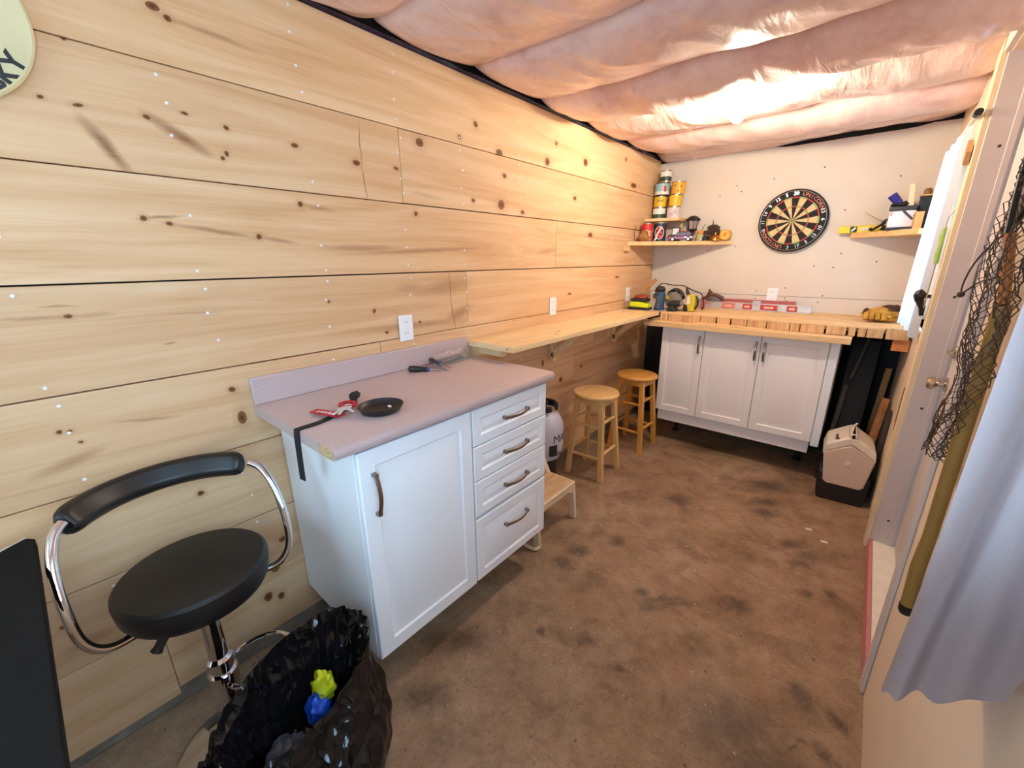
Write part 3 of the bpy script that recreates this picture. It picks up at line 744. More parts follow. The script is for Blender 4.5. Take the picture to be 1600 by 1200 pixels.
# ---- black bar stool
M_vinylb = mat('black_vinyl', (20, 20, 21), 0.42, var=0.15, vs_=8, bump=0.06, bs=260)
M_chrome = mat('chrome', (226, 226, 230), 0.06, metal=1.0, var=0.02)
M_blackp = mat('black_plastic', (22, 22, 24), 0.4, var=0.15)
t = thing('bar_stool', 'black swivel bar stool with chrome armrest loops and a curved padded back', 'bar stool', (-1.322, 0.150, 0))
b = MB(); b.lathe([(0.0, 0.618), (0.150, 0.618), (0.168, 0.626), (0.178, 0.645), (0.182, 0.685), (0.180, 0.698), (0.172, 0.706), (0.10, 0.711), (0, 0.712)], n=48); part('seat', b, M_vinylb, t)
b = MB(); b.lathe([(0.10, 0.600), (0.11, 0.6175), (0, 0.6175)], n=20); part('seat_plate', b, M_blackp, t)
b = MB(); b.lathe([(0.034, 0.06), (0.034, 0.36), (0.036, 0.37), (0.026, 0.38), (0.026, 0.60)], n=28); part('column', b, M_chrome, t)
b = MB(); b.lathe([(0.175, 0.0), (0.175, 0.006), (0.165, 0.012), (0.10, 0.022), (0.06, 0.038), (0.045, 0.062), (0.0, 0.062)], n=40); part('base', b, M_chrome, t)
b = MB(); b.tube([(0.01 + 0.092 * sin(a), 0.095 - 0.100 * cos(a), 0.285) for a in [2 * pi * k / 28 for k in range(28)]], 0.007, 8, closed=True)
b.cyl((0, 0, 0.28), (0, 0, 0.32), 0.040, n=20); part('footrest', b, M_chrome, t)
def arc(a, R, z): return Vector((-R * cos(a) + 0.02, R * sin(a), z))
b = MB(); ns = 30; A = radians(62)
secs = []
for i in range(ns + 1):
    s = i / ns; a = -A + (A + radians(56)) * s
    e = min(1.0, (min(s, 1 - s) / 0.06)) ** 0.5 * 0.35 + 0.65 if min(s, 1 - s) < 0.06 else 1.0
    sec = []
    for q, (dr_, dz_) in enumerate(((-0.008, -0.050), (-0.030, -0.022), (-0.026, 0.002), (-0.020, 0.008), (-0.006, 0.050), (0.014, 0.056), (0.032, 0.046), (0.034, 0.0), (0.026, -0.040), (0.010, -0.055))):
        sec.append(arc(a, 0.230 + dr_ * e, 0.910 + dz_ * e * 0.74))
    secs.append(sec)
k = len(secs[0]); vs = [p for s in secs for p in s]
fs = [(i * k + j, i * k + (j + 1) % k, (i + 1) * k + (j + 1) % k, (i + 1) * k + j) for i in range(ns) for j in range(k)] + [tuple(range(k)), tuple(ns * k + j for j in range(k))]
b.raw(vs, fs); part('backrest', b, M_vinylb, t, smooth=50, sub=1)
def smooth_path(pts, n=5):
    pts = [Vector(p) for p in pts]; out = []
    for i in range(len(pts) - 1):
        p0 = pts[max(i - 1, 0)]; p1 = pts[i]; p2 = pts[i + 1]; p3 = pts[min(i + 2, len(pts) - 1)]
        for j in range(n):
            u = j / n
            out.append(0.5 * ((2 * p1) + (-p0 + p2) * u + (2 * p0 - 5 * p1 + 4 * p2 - p3) * u * u + (-p0 + 3 * p1 - 3 * p2 + p3) * u ** 3))
    out.append(pts[-1]); return out
for s in (-1, 1):
    b = MB(); b.tube(smooth_path([(0.0, s * 0.05, 0.604), (0.02, s * 0.15, 0.600), (0.035, s * 0.205, 0.612), (0.035, s * 0.238, 0.66), (0.02, s * 0.246, 0.75), (-0.02, s * 0.243, 0.84), (-0.06, s * 0.228, 0.900), (-0.085, s * 0.205, 0.922)], 6), 0.0115, 12)
    part('armrest', b, M_chrome, t)
b = MB(); b.tube(smooth_path([(0.03, -0.04, 0.60), (0.05, -0.09, 0.585), (0.055, -0.125, 0.545)], 4), [0.008] * 3 + [0.012] * 5 + [0.015], 10); part('height_lever', b, M_blackp, t)

# ---- dark clipped-corner table at the left edge
M_felt = mat('charcoal_tabletop', (24, 23, 22), 0.9, var=0.12, vs_=60, spec=0.15)
t = thing('dark_table', 'charcoal table with a clipped corner against the plank wall at the left', 'table', (-1.0, -0.55, 0))
poly = [(-1.535, -0.128), (-1.515, -0.113), (-0.40, -0.100), (-0.18, -0.32), (-0.18, -0.85), (-0.40, -1.07), (-1.20, -1.07), (-1.40, -0.40), (-1.46, -0.235)]
b = MB(); b.prism(poly, 0.832, 0.858); part('tabletop', b, M_felt, t, world=True, bevel=0.003)
b = MB(); b.tube([(-1.535, -0.128, 0.8585), (-1.46, -0.235, 0.8585), (-1.40, -0.40, 0.8585)], 0.003, 6); part('worn_edge', b, mat('worn_edge', (206, 186, 156), 0.7), t, world=True, label='pale worn edge strip')
for x, y in ((-1.25, -0.40), (-0.45, -0.35), (-0.45, -0.85), (-1.05, -0.9)):
    b = MB(); b.bar((x, y, 0), (x, y, 0.831), 0.05, 0.05); part('leg', b, M_felt, t, world=True, bevel=0.003)

# ================================================================ THINGS ON THE NEAR COUNTER
CZ = 1.0372
t = thing('black_dish', 'round black plastic dish on the laminate counter beside the keys', 'dish', (-1.205, 0.718, CZ))
b = MB(); b.lathe([(0.0, 0.0), (0.060, 0.0), (0.068, 0.004), (0.078, 0.022), (0.080, 0.024), (0.077, 0.025), (0.069, 0.010), (0.062, 0.006), (0.0, 0.005)], n=36, sx=0.92, sy=0.98); part('dish_body', b, mat('black_dish_plastic', (20, 20, 22), 0.45, var=0.2, vs_=50), t)
o = MB(); o.blob((-1.205, 0.752, CZ + 0.0085), (0.010, 0.006, 0.0035), 0.2, 3, 10, 6); tag(part('white_scrap', o, M_vinyl), 'small white scrap lying inside the black dish', 'scrap')
M_red = mat('red_tag_fabric', (176, 26, 40), 0.7, var=0.12, vs_=90)
M_strap = mat('black_webbing', (20, 20, 22), 0.75, var=0.2, vs_=120)
t = thing('key_bunch', 'bunch of keys with a red flight tag and black strap hanging over the counter edge', 'keys', (-1.29, 0.60, CZ))
b = MB()
def ribbon(pts, w, th, side):
    mb = MB(); pts = [Vector(p) for p in pts]; vs = []
    for i, p in enumerate(pts):
        tt = (pts[min(i + 1, len(pts) - 1)] - pts[max(i - 1, 0)]).normalized(); s = Vector(side) - tt * Vector(side).dot(tt); s.normalize(); u = tt.cross(s)
        vs += [p + s * w / 2 + u * th / 2, p - s * w / 2 + u * th / 2, p - s * w / 2 - u * th / 2, p + s * w / 2 - u * th / 2]
    n = len(pts); fs = [(i * 4 + j, i * 4 + (j + 1) % 4, i * 4 + 4 + (j + 1) % 4, i * 4 + 4 + j) for i in range(n - 1) for j in range(4)] + [(3, 2, 1, 0), ((n - 1) * 4, (n - 1) * 4 + 1, (n - 1) * 4 + 2, (n - 1) * 4 + 3)]
    return mb.raw(vs, fs)
b = ribbon(smooth_path([(-1.385, 0.72, CZ + 0.014), (-1.345, 0.69, CZ + 0.006), (-1.29, 0.60, CZ + 0.003), (-1.262, 0.53, CZ + 0.003), (-1.256, 0.466, CZ + 0.003), (-1.258, 0.4565, CZ - 0.008), (-1.264, 0.4565, CZ - 0.06), (-1.272, 0.4575, CZ - 0.13), (-1.279, 0.459, CZ - 0.178)], 4), 0.024, 0.003, (1, 0.25, 0)); part('strap', b, M_strap, t, world=True)
b = MB(); b.lathe([(0.018, 0), (0.034, 0.0), (0.036, 0.004), (0.034, 0.008), (0.018, 0.008), (0.018, 0)], (-1.322, 0.662, CZ + 0.010), n=24, sy=0.9); part('round_fob', b, M_red, t, world=True)
b = MB(); b.blob((-1.388, 0.725, CZ + 0.017), (0.016, 0.028, 0.015), 0.2, 4, 14, 10, R=Rz(0.4)); part('strap_clip', b, M_strap, t, world=True)
ta = radians(18)                                 # tag lies along the counter, lettering upside down to the viewer
tu = Vector((cos(ta), sin(ta), 0)); tv = Vector((-sin(ta), cos(ta), 0)); tc = Vector((-1.302, 0.578, CZ + 0.0105))
def tagfn(u, v, w): return tc + tu * u + tv * v + Vector((0, 0, 1)) * w
b = MB(); b.prism([(-0.062, -0.017), (0.062, -0.017), (0.062, 0.017), (-0.062, 0.017)], -0.002, 0.002, tagfn); tg = part('flight_tag', b, M_red, t, world=True)
part('lettering', text_mb('E FLIGHT', 0.021, lambda u, v, w: tagfn(-(u) - 0.004, -(v), 0.0022 + w), 0.0003, bold=0.0004), mat('tag_thread', (238, 226, 226), 0.7), tg, world=True)
M_key = mat('key_steel', (224, 224, 228), 0.35, metal=0.5)
b = MB(); b.tube([(-1.292 + 0.016 * cos(a), 0.640 + 0.016 * sin(a), CZ + 0.018 + 0.004 * sin(a)) for a in [2 * pi * k / 18 for k in range(18)]], 0.0014, 6, closed=True); part('key_ring', b, M_key, t, world=True)
for k, (ang, dx) in enumerate(((-1.05, 0.0), (-0.75, 0.006), (-0.1, 0.014))):
    d = Vector((cos(ang), sin(ang), 0)); s = Vector((-d.y, d.x, 0)); p0 = Vector((-1.288 + dx * 0.5, 0.630, CZ + 0.018 + 0.0026 * k))
    b = MB(); out = [(0.0, 0.011), (0.008, 0.014), (0.02, 0.012), (0.024, 0.005), (0.056, 0.0045), (0.06, 0.0), (0.056, -0.004), (0.050, -0.0025), (0.046, -0.005), (0.040, -0.003), (0.035, -0.005), (0.024, -0.005), (0.02, -0.012), (0.008, -0.014), (0.0, -0.011)]
    b.prism(out, -0.001, 0.001, lambda u, v, w: p0 + d * u * 1.15 + s * v * 1.2 + Vector((0, 0, w))); part('key', b, M_key, t, world=True)

# screwdrivers and bits by the backsplash
M_shaft = mat('tool_steel', (176, 172, 168), 0.28, metal=1.0)
M_blue = mat('blue_grip', (36, 66, 130), 0.4)
def screwdriver(label, a, b_, hl, mh, group=None, r=0.014):
    a = Vector(a); b_ = Vector(b_); d = (b_ - a).normalized(); L_ = (b_ - a).length
    t = thing('screwdriver', label, 'screwdriver', tuple(a))
    m = MB(); m.tube([a, a + d * 0.006, a + d * 0.03, a + d * (hl - 0.02), a + d * hl], [r * 0.6, r * 0.95, r, r * 0.72, r * 0.8], 12); part('grip', m, mh, t, world=True)
    m = MB(); m.cyl(a + d * hl, b_, 0.0035, n=8); part('shaft', m, M_shaft, t, world=True)
    m = MB(); m.tube([a + d * (hl - 0.002), a + d * (hl + 0.012)], [r * 0.82, r * 0.5], 12); part('collar', m, M_blue, t, world=True)
    return t
screwdriver('black-handled screwdriver with a blue collar, nearest in the pile at the backsplash', (-1.565, 1.095, CZ + 0.015), (-1.455, 1.20, CZ + 0.006), 0.085, M_blackp, r=0.0155)
screwdriver('dark screwdriver lying across the pile of bits by the backsplash', (-1.585, 1.235, CZ + 0.030), (-1.44, 1.245, CZ + 0.008), 0.06, mat('smoked_grip', (52, 46, 44), 0.35), r=0.011)
random.seed(5)
for k in range(3):
    x = -1.50 + 0.02 * (k % 3) + random.uniform(-0.006, 0.006); y = 1.20 + 0.012 * k; a = random.uniform(-1.2, -0.2)
    d = Vector((cos(a), sin(a), 0)) * 0.038
    b = MB(); p = Vector((x, y, CZ + 0.006 + 0.003 * (k % 2))); b.tube([p - d, p, p + d * 0.2, p + d], [0.0045, 0.0045, 0.0025, 0.0022], 6)
    tag(part('driver_bit', b, M_shaft), ('loose steel driver bit nearest the black screwdriver grip', 'loose steel driver bit in the middle of the small pile by the backsplash', 'loose steel driver bit lying closest to the clear plastic pack')[k], 'bit', 'loose driver bits on the counter')
t = thing('blister_pack', 'clear plastic pack of long bits leaning along the counter backsplash', 'pack', (-1.56, 1.35, CZ))
M_clear = NT('clear_blister'); M_clear.set(col=(0.92, 0.92, 0.94), rough=0.08, trans=0.85, ior=1.25); M_clear = M_clear.m
b = MB(); b.bar((-1.545, 1.25, CZ + 0.016), (-1.565, 1.455, CZ + 0.016), 0.05, 0.03); part('blister', b, M_clear, t, world=True, bevel=0.004)
b = MB(); b.bar((-1.570, 1.25, CZ + 0.026), (-1.592, 1.46, CZ + 0.030), 0.004, 0.05); part('card', b, mat('pack_card', (206, 178, 170), 0.6, var=0.3, vs_=60), t, world=True)
b = MB()
for k in range(4): b.cyl((-1.56 + 0.010 * k, 1.27, CZ + 0.012), (-1.578 + 0.010 * k, 1.43, CZ + 0.014), 0.0035, n=6)
stuff(part('long_bits', b, mat('black_oxide', (40, 34, 36), 0.4, var=0.2), t, world=True))

# ================================================================ COVER PLATES
M_plate = mat('white_cover_plate', (238, 238, 240), 0.35, var=0.02)
def plate(label, x, y, z, face, kind='duplex'):
    t = thing('outlet_plate', label, 'outlet', (x, y, z))
    fn = (lambda u, v, w: (w, u, v)) if face == 'x' else (lambda u, v, w: (u, -w, v))
    def bb(u0, u1, v0, v1, w0, w1): return MB().prism([(u0, v0), (u1, v0), (u1, v1), (u0, v1)], w0, w1, fn)
    part('plate', bb(-0.038, 0.038, -0.060, 0.060, 0.0005, 0.006), M_plate, t, bevel=0.003)
    for v in (-0.025, 0.025):
        r = part('receptacle', bb(-0.016, 0.016, v - 0.018, v + 0.018, 0.006, 0.0078), M_plate, t, bevel=0.004)
        m = MB()
        for u in (-0.006, 0.006): m.prism([(u - 0.001, v - 0.002), (u + 0.001, v - 0.002), (u + 0.001, v + 0.007), (u - 0.001, v + 0.007)], 0.0078, 0.0081, fn)
        part('slots', m, M_dot, r)
    m = MB(); m.prism([(0.003 * cos(a), 0.003 * sin(a)) for a in [k * pi / 4 for k in range(8)]], 0.006, 0.0072, fn); part('plate_screw', m, M_screw, t)
plate('white outlet plate on the plank wall above the laminate counter', LW + 0.0015, 1.143, 1.230, 'x')
plate('white outlet plate on the plank wall above the middle of the pine bench', LW + 0.0015, 2.34, 1.228, 'x')
plate('white outlet plate on the plank wall beside the heap of power tools', LW + 0.0015, 3.49, 1.232, 'x')
plate('white outlet plate on the drywall below the dartboard', -0.602, 3.9995, 1.236, 'y')

# ================================================================ WHISKY SIGN
t = thing('whisky_sign', 'round cream sign with black WHISKY lettering high on the plank wall', 'sign', (LW, -0.030, 2.062))
b = MB(); b.lathe([(0.186, 0.002), (0.192, 0.006), (0.192, 0.022), (0.187, 0.026), (0.182, 0.023), (0.0, 0.022)], n=56, axis='x'); part('disc', b, mat('cream_enamel', (216, 198, 150), 0.45, var=0.06, vs_=8), t)
b = MB(); b.tube([(0.0245, 0.118 * cos(a), 0.118 * sin(a)) for a in [2 * pi * k / 48 for k in range(48)]], 0.0012, 5, closed=True); part('inner_ring', b, mat('tan_ring', (176, 166, 118), 0.5), t)
for ch, ang in zip('WHISKY', (-84, -70, -59, -51, -42, -30)):
    a = radians(ang); c = Vector((0.023, 0.168 * cos(a), 0.168 * sin(a)))
    e1 = Vector((0, -sin(a), cos(a))); e2 = Vector((0, -cos(a), -sin(a)))
    part('letter', text_mb(ch, 0.048, lambda u, v, w: c + e1 * u + e2 * v + Vector((w, 0, 0)), 0.0008, bold=0.0022), M_blackp, t)
b = MB(); b.tube([(0.024, 0.02, 0.055), (0.024, 0.07, 0.062), (0.024, 0.12, 0.045)], [0.004, 0.010, 0.004], 6, flat=0.2); part('barrel_mark', b, mat('olive_print', (140, 132, 82), 0.5), t)

# ================================================================ DARTBOARD
t = thing('dartboard', 'bristle dartboard with black number ring hanging on the back wall drywall', 'dartboard', (-0.550, 3.962, 1.802))
R_ = 0.2255
M_db = mat('dart_black', (18, 18, 20), 0.8, var=0.15); M_dw = mat('dart_cream', (214, 186, 138), 0.85, var=0.08)
M_dr = mat('dart_red', (168, 58, 56), 0.8); M_dg = mat('dart_green', (150, 168, 96), 0.8)
b = MB(); b.lathe([(R_ - 0.004, -0.034), (R_, -0.03), (R_, -0.003), (R_ - 0.004, 0.0), (0.0, 0.0)], n=64, axis='y'); part('board', b, M_db, t)
ff = lambda u, v, w: (u, -w, v)
def sector(r0, r1, a0, a1, w, mb, n=4):
    p = [(r1 * sin(a0 + (a1 - a0) * k / n), r1 * cos(a0 + (a1 - a0) * k / n)) for k in range(n + 1)] + [(r0 * sin(a1 - (a1 - a0) * k / n), r0 * cos(a1 - (a1 - a0) * k / n)) for k in range(n + 1)]
    mb.prism(p, 0.0, w, ff)
order = [20, 1, 18, 4, 13, 6, 10, 15, 2, 17, 3, 19, 7, 16, 8, 11, 14, 9, 12, 5]
g = 0.004
for k in range(20):
    a0 = radians(18 * k - 9) + g; a1 = radians(18 * k + 9) - g; blk = k % 2 == 0
    m = MB(); m.cur = 0; sector(0.017, 0.097, a0, a1, 0.0018, m); sector(0.1085, 0.160, a0, a1, 0.0018, m)
    m.cur = 1; sector(0.098, 0.1075, a0, a1, 0.0018, m); sector(0.161, 0.171, a0, a1, 0.0018, m)
    part('segment', m, [M_db if blk else M_dw, M_dr if blk else M_dg], t, smooth=0)
b = MB(); b.lathe([(0.0155, 0.0), (0.0155, 0.002), (0, 0.002)], n=24, axis='y'); part('outer_bull', b, M_dg, t)
b = MB(); b.lathe([(0.0065, 0.002), (0.0065, 0.003), (0, 0.003)], n=16, axis='y'); part('bullseye', b, M_dr, t)
M_wire = mat('dart_wire', (206, 200, 194), 0.3, metal=0.8)
b = MB(); b.tube([(0.213 * sin(a), -0.003, 0.213 * cos(a)) for a in [2 * pi * k / 64 for k in range(64)]], 0.0016, 5, closed=True); part('number_ring', b, M_wire, t)
for k, nme in enumerate(order):
    if nme in (1, 18, 4, 19, 7, 16): continue          # covered by the printed bands
    a = radians(18 * k); c = Vector((0.193 * sin(a), 0.193 * cos(a)))
    e1 = Vector((cos(a), -sin(a))); e2 = Vector((sin(a), cos(a)))
    if 100 < 18 * k < 260: e1, e2 = -e1, -e2
    part('numeral', text_mb(str(nme), 0.034, lambda u, v, w: (c.x + e1.x * u + e2.x * v, -0.0022 - w, c.y + e1.y * u + e2.y * v), 0.0006), M_wire, t)
M_band = mat('salmon_print', (226, 140, 120), 0.7)
for start, flip in ((12, 1), (192, 1)):
    for i, ch in enumerate('UNICORN'):
        a = radians(start + 4 + 8.2 * i); c = Vector((0.192 * sin(a), 0.192 * cos(a))); e1 = Vector((cos(a), -sin(a))); e2 = Vector((sin(a), cos(a)))
        part('band_letter', text_mb(ch, 0.038, lambda u, v, w: (c.x + e1.x * u + e2.x * v, -0.002 - w, c.y + e1.y * u + e2.y * v), 0.0006), M_band, t)

# ================================================================ LEFT CORNER SHELF
SZ = 1.6745
M_tin = mat('tin_rim', (196, 186, 168), 0.25, metal=1.0)
def can(label, x, y, z, r, h, bands, rim=M_tin, group=None, extra=None):
    """bands: list of (material, z0, z1) as fractions of the height"""
    t = thing('can', label, 'can', (x, y, z), 0, group)
    b = MB(); b.lathe([(r - 0.001, 0.0), (r + 0.0015, 0.001), (r + 0.0015, 0.004), (r - 0.001, 0.006), (r - 0.001, h - 0.006), (r + 0.0015, h - 0.004), (r + 0.0015, h), (r - 0.003, h + 0.0005), (r - 0.005, h - 0.004), (0, h - 0.004)], n=28); part('body', b, rim, t)
    for m, a, c in bands:
        b = MB(); b.lathe([(r - 0.001, a * h), (r + 0.0004, a * h), (r + 0.0004, c * h), (r - 0.001, c * h)], n=28); part('label_band', b, m, t)
    if extra: extra(t, x, y, z, r, h)
    return t
def wrap(r, a0, z0):
    """lettering wrapped round a can whose front is turned towards the room"""
    return lambda u, v, w: ((r + 0.0006 + w) * sin(u / r + a0), -(r + 0.0006 + w) * cos(u / r + a0), z0 + v)
C = lambda n, c, r=0.4: mat(n, c, r, var=0.06)
yel = C('label_yellow', (232, 184, 44)); wht = C('label_white', (232, 226, 216)); grn = C('label_green', (44, 66, 48)); lbl = C('label_sky', (150, 186, 196)); redl = C('label_red', (196, 44, 48)); nav = C('label_navy', (34, 34, 62)); pnk = C('label_pinkwhite', (226, 206, 204)); ora = C('label_amber', (230, 164, 48)); blk = C('label_black', (26, 24, 24))
can('white and dark green can at the foot of the left-hand can stack', -1.560, 3.872, 1.8725, 0.053, 0.092, [(wht, 0.42, 0.93), (grn, 0.08, 0.42)])
def yprint(s, col): return lambda t, x, y, z, r, h: part('print', text_mb(s, 0.03, wrap(r, 0.35, h * 0.6), 0.0003), col, t)
can('yellow can with dark print, second from the bottom of the left-hand stack', -1.558, 3.872, 1.9655, 0.052, 0.092, [(yel, 0.08, 0.93)], extra=yprint('Beez', M_dot))
can('sky-blue and white can with a red patch in the left-hand stack', -1.550, 3.872, 2.0585, 0.060, 0.104, [(lbl, 0.35, 0.95), (wht, 0.1, 0.35)], rim=blk, extra=lambda t, x, y, z, r, h: part('red_patch', MB().grid(lambda u, v: wrap(r, 0, 0)(0.035 + u * 0.022, h * 0.3 + v * 0.045, 0.0006), 6, 4), redl, t))
can('white and dark green can on top of the left-hand stack', -1.53, 3.882, 2.1635, 0.047, 0.098, [(wht, 0.5, 0.9), (grn, 0.15, 0.5)])
can('white can with slanted dark stripes at the foot of the right-hand can stack', -1.445, 3.905, 1.8725, 0.054, 0.095, [(pnk, 0.06, 0.93)], extra=lambda t, x, y, z, r, h: [part('stripe', MB().grid(lambda u, v: wrap(r, 0, 0)(-0.012 + u * 0.05 + k * 0.012, h * 0.3 + u * 0.035 + v * 0.005 - k * 0.012, 0.0004), 8, 2), blk, t) for k in (0, 1)])
can('plain yellow can in the middle of the right-hand can stack', -1.437, 3.905, 1.9685, 0.053, 0.095, [(yel, 0.06, 0.93)])
can('amber can with brown specks on top of the right-hand can stack', -1.420, 3.905, 2.0645, 0.056, 0.100, [(ora, 0.06, 0.93)], extra=lambda t, x, y, z, r, h: [part('speck', MB().blob(wrap(r, a, 0)(0, h * q, 0), (0.006, 0.002, 0.006)), M_dot, t) for a, q in ((0.7, 0.6), (0.3, 0.25), (-0.2, 0.7))])
can('pinkish red tin at the left end of the corner shelf', -1.555, 3.632, SZ, 0.045, 0.150, [(C('label_rose', (206, 108, 100)), 0.05, 0.6), (redl, 0.6, 0.95)])
def emblem(t, x, y, z, r, h):
    for k in range(3): part('emblem', MB().grid(lambda u, v: wrap(r, 0.3, 0)(-0.028 + u * 0.056, h * (0.18 + 0.2 * k) + v * 0.020 + 0.006 * sin(u * 3), 0.0005), 10, 3), redl, t)
    part('ring_print', MB().tube([wrap(r, 0.3, 0)(0.036 * cos(a), h * 0.46 + 0.05 * sin(a), 0.001) for a in [2 * pi * q / 28 for q in range(28)]], 0.0028, 5, closed=True), wht, t)
can('navy tin with a red and white round emblem on the corner shelf', -1.478, 3.722, SZ, 0.052, 0.155, [(nav, 0.04, 0.95)], extra=emblem)
b = MB(); b.lathe([(0.0, 0.0), (0.03, 0.004), (0.046, 0.02), (0.05, 0.035), (0.042, 0.055), (0.03, 0.07), (0.02, 0.085), (0, 0.088)], n=20, sy=0.8)
t = thing('carved_ornament', 'brown carved wooden ornament in front of the pinkish red tin', 'ornament', (-1.535, 3.535, SZ)); part('ornament_body', b, wood('carved_brown', (120, 74, 36), (186, 132, 74), axis=2, knots=False), t)
b = MB(); b.tube([(0.02, -0.02, 0.085), (0.05, -0.03, 0.08), (0.058, -0.035, 0.04)], 0.006, 6); part('ornament_handle', b, mat('pale_cord', (216, 188, 140), 0.7), t)
b = MB(); b.tube([(-1.600, 3.49, SZ), (-1.603, 3.49, SZ + 0.06), (-1.598, 3.495, SZ + 0.125)], 0.003, 5); tag(part('dark_twig', b, M_dot), 'thin dark twig standing at the left tip of the corner shelf', 'twig')
t = thing('white_hook', 'white forked piece leaning against the navy tin', 'hook', (-1.44, 3.615, SZ))
b = MB(); b.tube([(-1.470, 3.600, SZ + 0.006), (-1.463, 3.635, SZ + 0.06), (-1.440, 3.655, SZ + 0.115)], 0.006, 7); b.tube([(-1.470, 3.600, SZ + 0.006), (-1.452, 3.603, SZ + 0.03), (-1.465, 3.602, SZ + 0.045)], 0.005, 7); part('hook_body', b, M_plate, t, world=True)
t = thing('striped_box', 'small black and white box behind the toy car', 'box', (-1.385, 3.86, SZ))
b = MB(); b.box((0, 0, 0.06), (0.07, 0.05, 0.12), Rz(0.3)); part('box_body', b, nav, t, bevel=0.002)
b = MB(); b.box((0.004, -0.027, 0.085), (0.05, 0.003, 0.05), Rz(0.3)); part('box_print', b, wht, t)
# toy car
t = thing('toy_car', 'red die-cast toy estate car on the corner shelf', 'toy car', (-1.312, 3.775, SZ), radians(14))
M_car = mat('toy_car_red', (128, 26, 34), 0.25, var=0.06, coat=0.6); M_win = mat('toy_window', (96, 80, 92), 0.15); M_tyre = mat('toy_tyre', (26, 24, 24), 0.7); M_hub = mat('toy_hub', (216, 206, 208), 0.3, metal=0.6)
b = MB(); b.prism([(-0.098, 0.014), (-0.098, 0.036), (-0.060, 0.042), (0.086, 0.044), (0.096, 0.036), (0.097, 0.014)], -0.036, 0.036, lambda u, v, w: (u, w, v)); part('body', b, M_car, t, bevel=0.004)
b = MB(); b.prism([(-0.056, 0.0425), (-0.028, 0.072), (0.070, 0.074), (0.086, 0.0445)], -0.031, 0.031, lambda u, v, w: (u, w, v)); part('cabin', b, M_win, t, bevel=0.003)
b = MB(); b.bx(-0.028, 0.070, -0.032, 0.032, 0.0745, 0.079)
for xx in (-0.006, 0.034): b.bx(xx, xx + 0.005, -0.034, 0.034, 0.044, 0.075)
part('roof', b, M_car, t, bevel=0.001)
b = MB(); b.bx(0.03, 0.094, -0.0372, -0.0362, 0.026, 0.036); b.bx(-0.1, -0.097, -0.03, 0.03, 0.012, 0.02); part('trim_strip', b, M_hub, t)
for xx in (-0.062, 0.062):
    for yy in (-0.034, 0.026):
        b = MB(); b.lathe([(0.0165, 0.0), (0.018, 0.002), (0.018, 0.010), (0.0165, 0.012)], (xx, yy + 0.004, 0.018), n=18, axis='y'); w = part('wheel', b, M_tyre, t)
        b = MB(); b.lathe([(0.0115, 0.012), (0.010, 0.0135), (0, 0.0135)], (xx, yy + 0.004, 0.018), n=14, axis='y'); part('hub', b, M_hub, w)
# lantern
t = thing('solar_lantern', 'black post lantern with a peaked cap standing on the corner shelf', 'lantern', (-1.275, 3.925, SZ))
M_lan = mat('lantern_black', (28, 26, 26), 0.45); M_lg = mat('lantern_pane', (168, 148, 140), 0.2)
b = MB(); b.lathe([(0.016, 0.0), (0.014, 0.01), (0.014, 0.085)], n=12); part('post', b, M_lan, t)
b = MB(); b.lathe([(0.028, 0.085), (0.044, 0.096), (0.044, 0.104), (0.0, 0.104)], n=6); part('lantern_base', b, M_lan, t, smooth=0)
b = MB(); b.lathe([(0.033, 0.104), (0.040, 0.172)], n=6); part('panes', b, M_lg, t, smooth=0)
b = MB()
for k in range(6):
    a = 2 * pi * k / 6; b.cyl((0.0345 * cos(a), 0.0345 * sin(a), 0.104), (0.0415 * cos(a), 0.0415 * sin(a), 0.172), 0.003, n=6)
part('bars', b, M_lan, t)
b = MB(); b.lathe([(0.0, 0.172), (0.064, 0.172), (0.066, 0.178), (0.036, 0.203), (0.02, 0.210), (0.0, 0.212)], n=6); part('cap', b, M_lan, t, smooth=0)
# jar with sprig, dark box, driftwood, bell, spool
t = thing('glass_jar', 'orange and glass jar with a green sprig behind the toy car', 'jar', (-1.185, 3.865, SZ))
b = MB(); b.lathe([(0.0, 0.0), (0.026, 0.0), (0.030, 0.012), (0.030, 0.048), (0.022, 0.058), (0.0, 0.058)], n=20); part('jar_body', b, mat('jar_glassy', (186, 174, 128), 0.15), t)
b = MB(); b.lathe([(0.024, 0.058), (0.026, 0.06), (0.027, 0.082), (0, 0.083)], n=20); part('jar_lid', b, mat('orange_lid', (222, 138, 62), 0.5), t)
b = MB(); b.tube([(0.01, 0, 0.083), (0.02, -0.004, 0.105), (0.034, -0.008, 0.135)], [0.004, 0.006, 0.003], 6, flat=0.5); part('sprig', b, mat('sprig_green', (88, 120, 66), 0.6), t)
t = thing('black_wire_frame', 'little black box with a wire loop in front of the driftwood', 'box', (-1.135, 3.868, SZ))
b = MB(); b.box((-0.012, 0, 0.018), (0.05, 0.035, 0.036)); part('box_body', b, M_blackp, t, bevel=0.003)
b = MB(); b.tube([(-0.01, -0.02, 0.004), (0.03, -0.02, 0.003), (0.055, -0.018, 0.022), (0.03, -0.02, 0.042), (-0.01, -0.02, 0.044)], 0.0022, 5); part('wire_loop', b, M_shaft, t)
t = thing('driftwood', 'jagged dark piece of bark or driftwood with a spike on the corner shelf', 'driftwood', (-1.118, 3.958, SZ))
b = MB(); b.blob((0, 0, 0.045), (0.072, 0.018, 0.05), 0.4, 2.6, 26, 16, seed=4); b.v = [Vector((v.x, v.y, max(v.z, 0.0))) for v in b.v]
b.blob((0.012, 0.0, 0.085), (0.052, 0.016, 0.045), 0.5, 3.2, 22, 14, seed=9); part('wood_mass', b, mat('dark_bark', (62, 46, 34), 0.9, var=0.35, vs_=40, bump=0.5, bs=70), t, smooth=0)
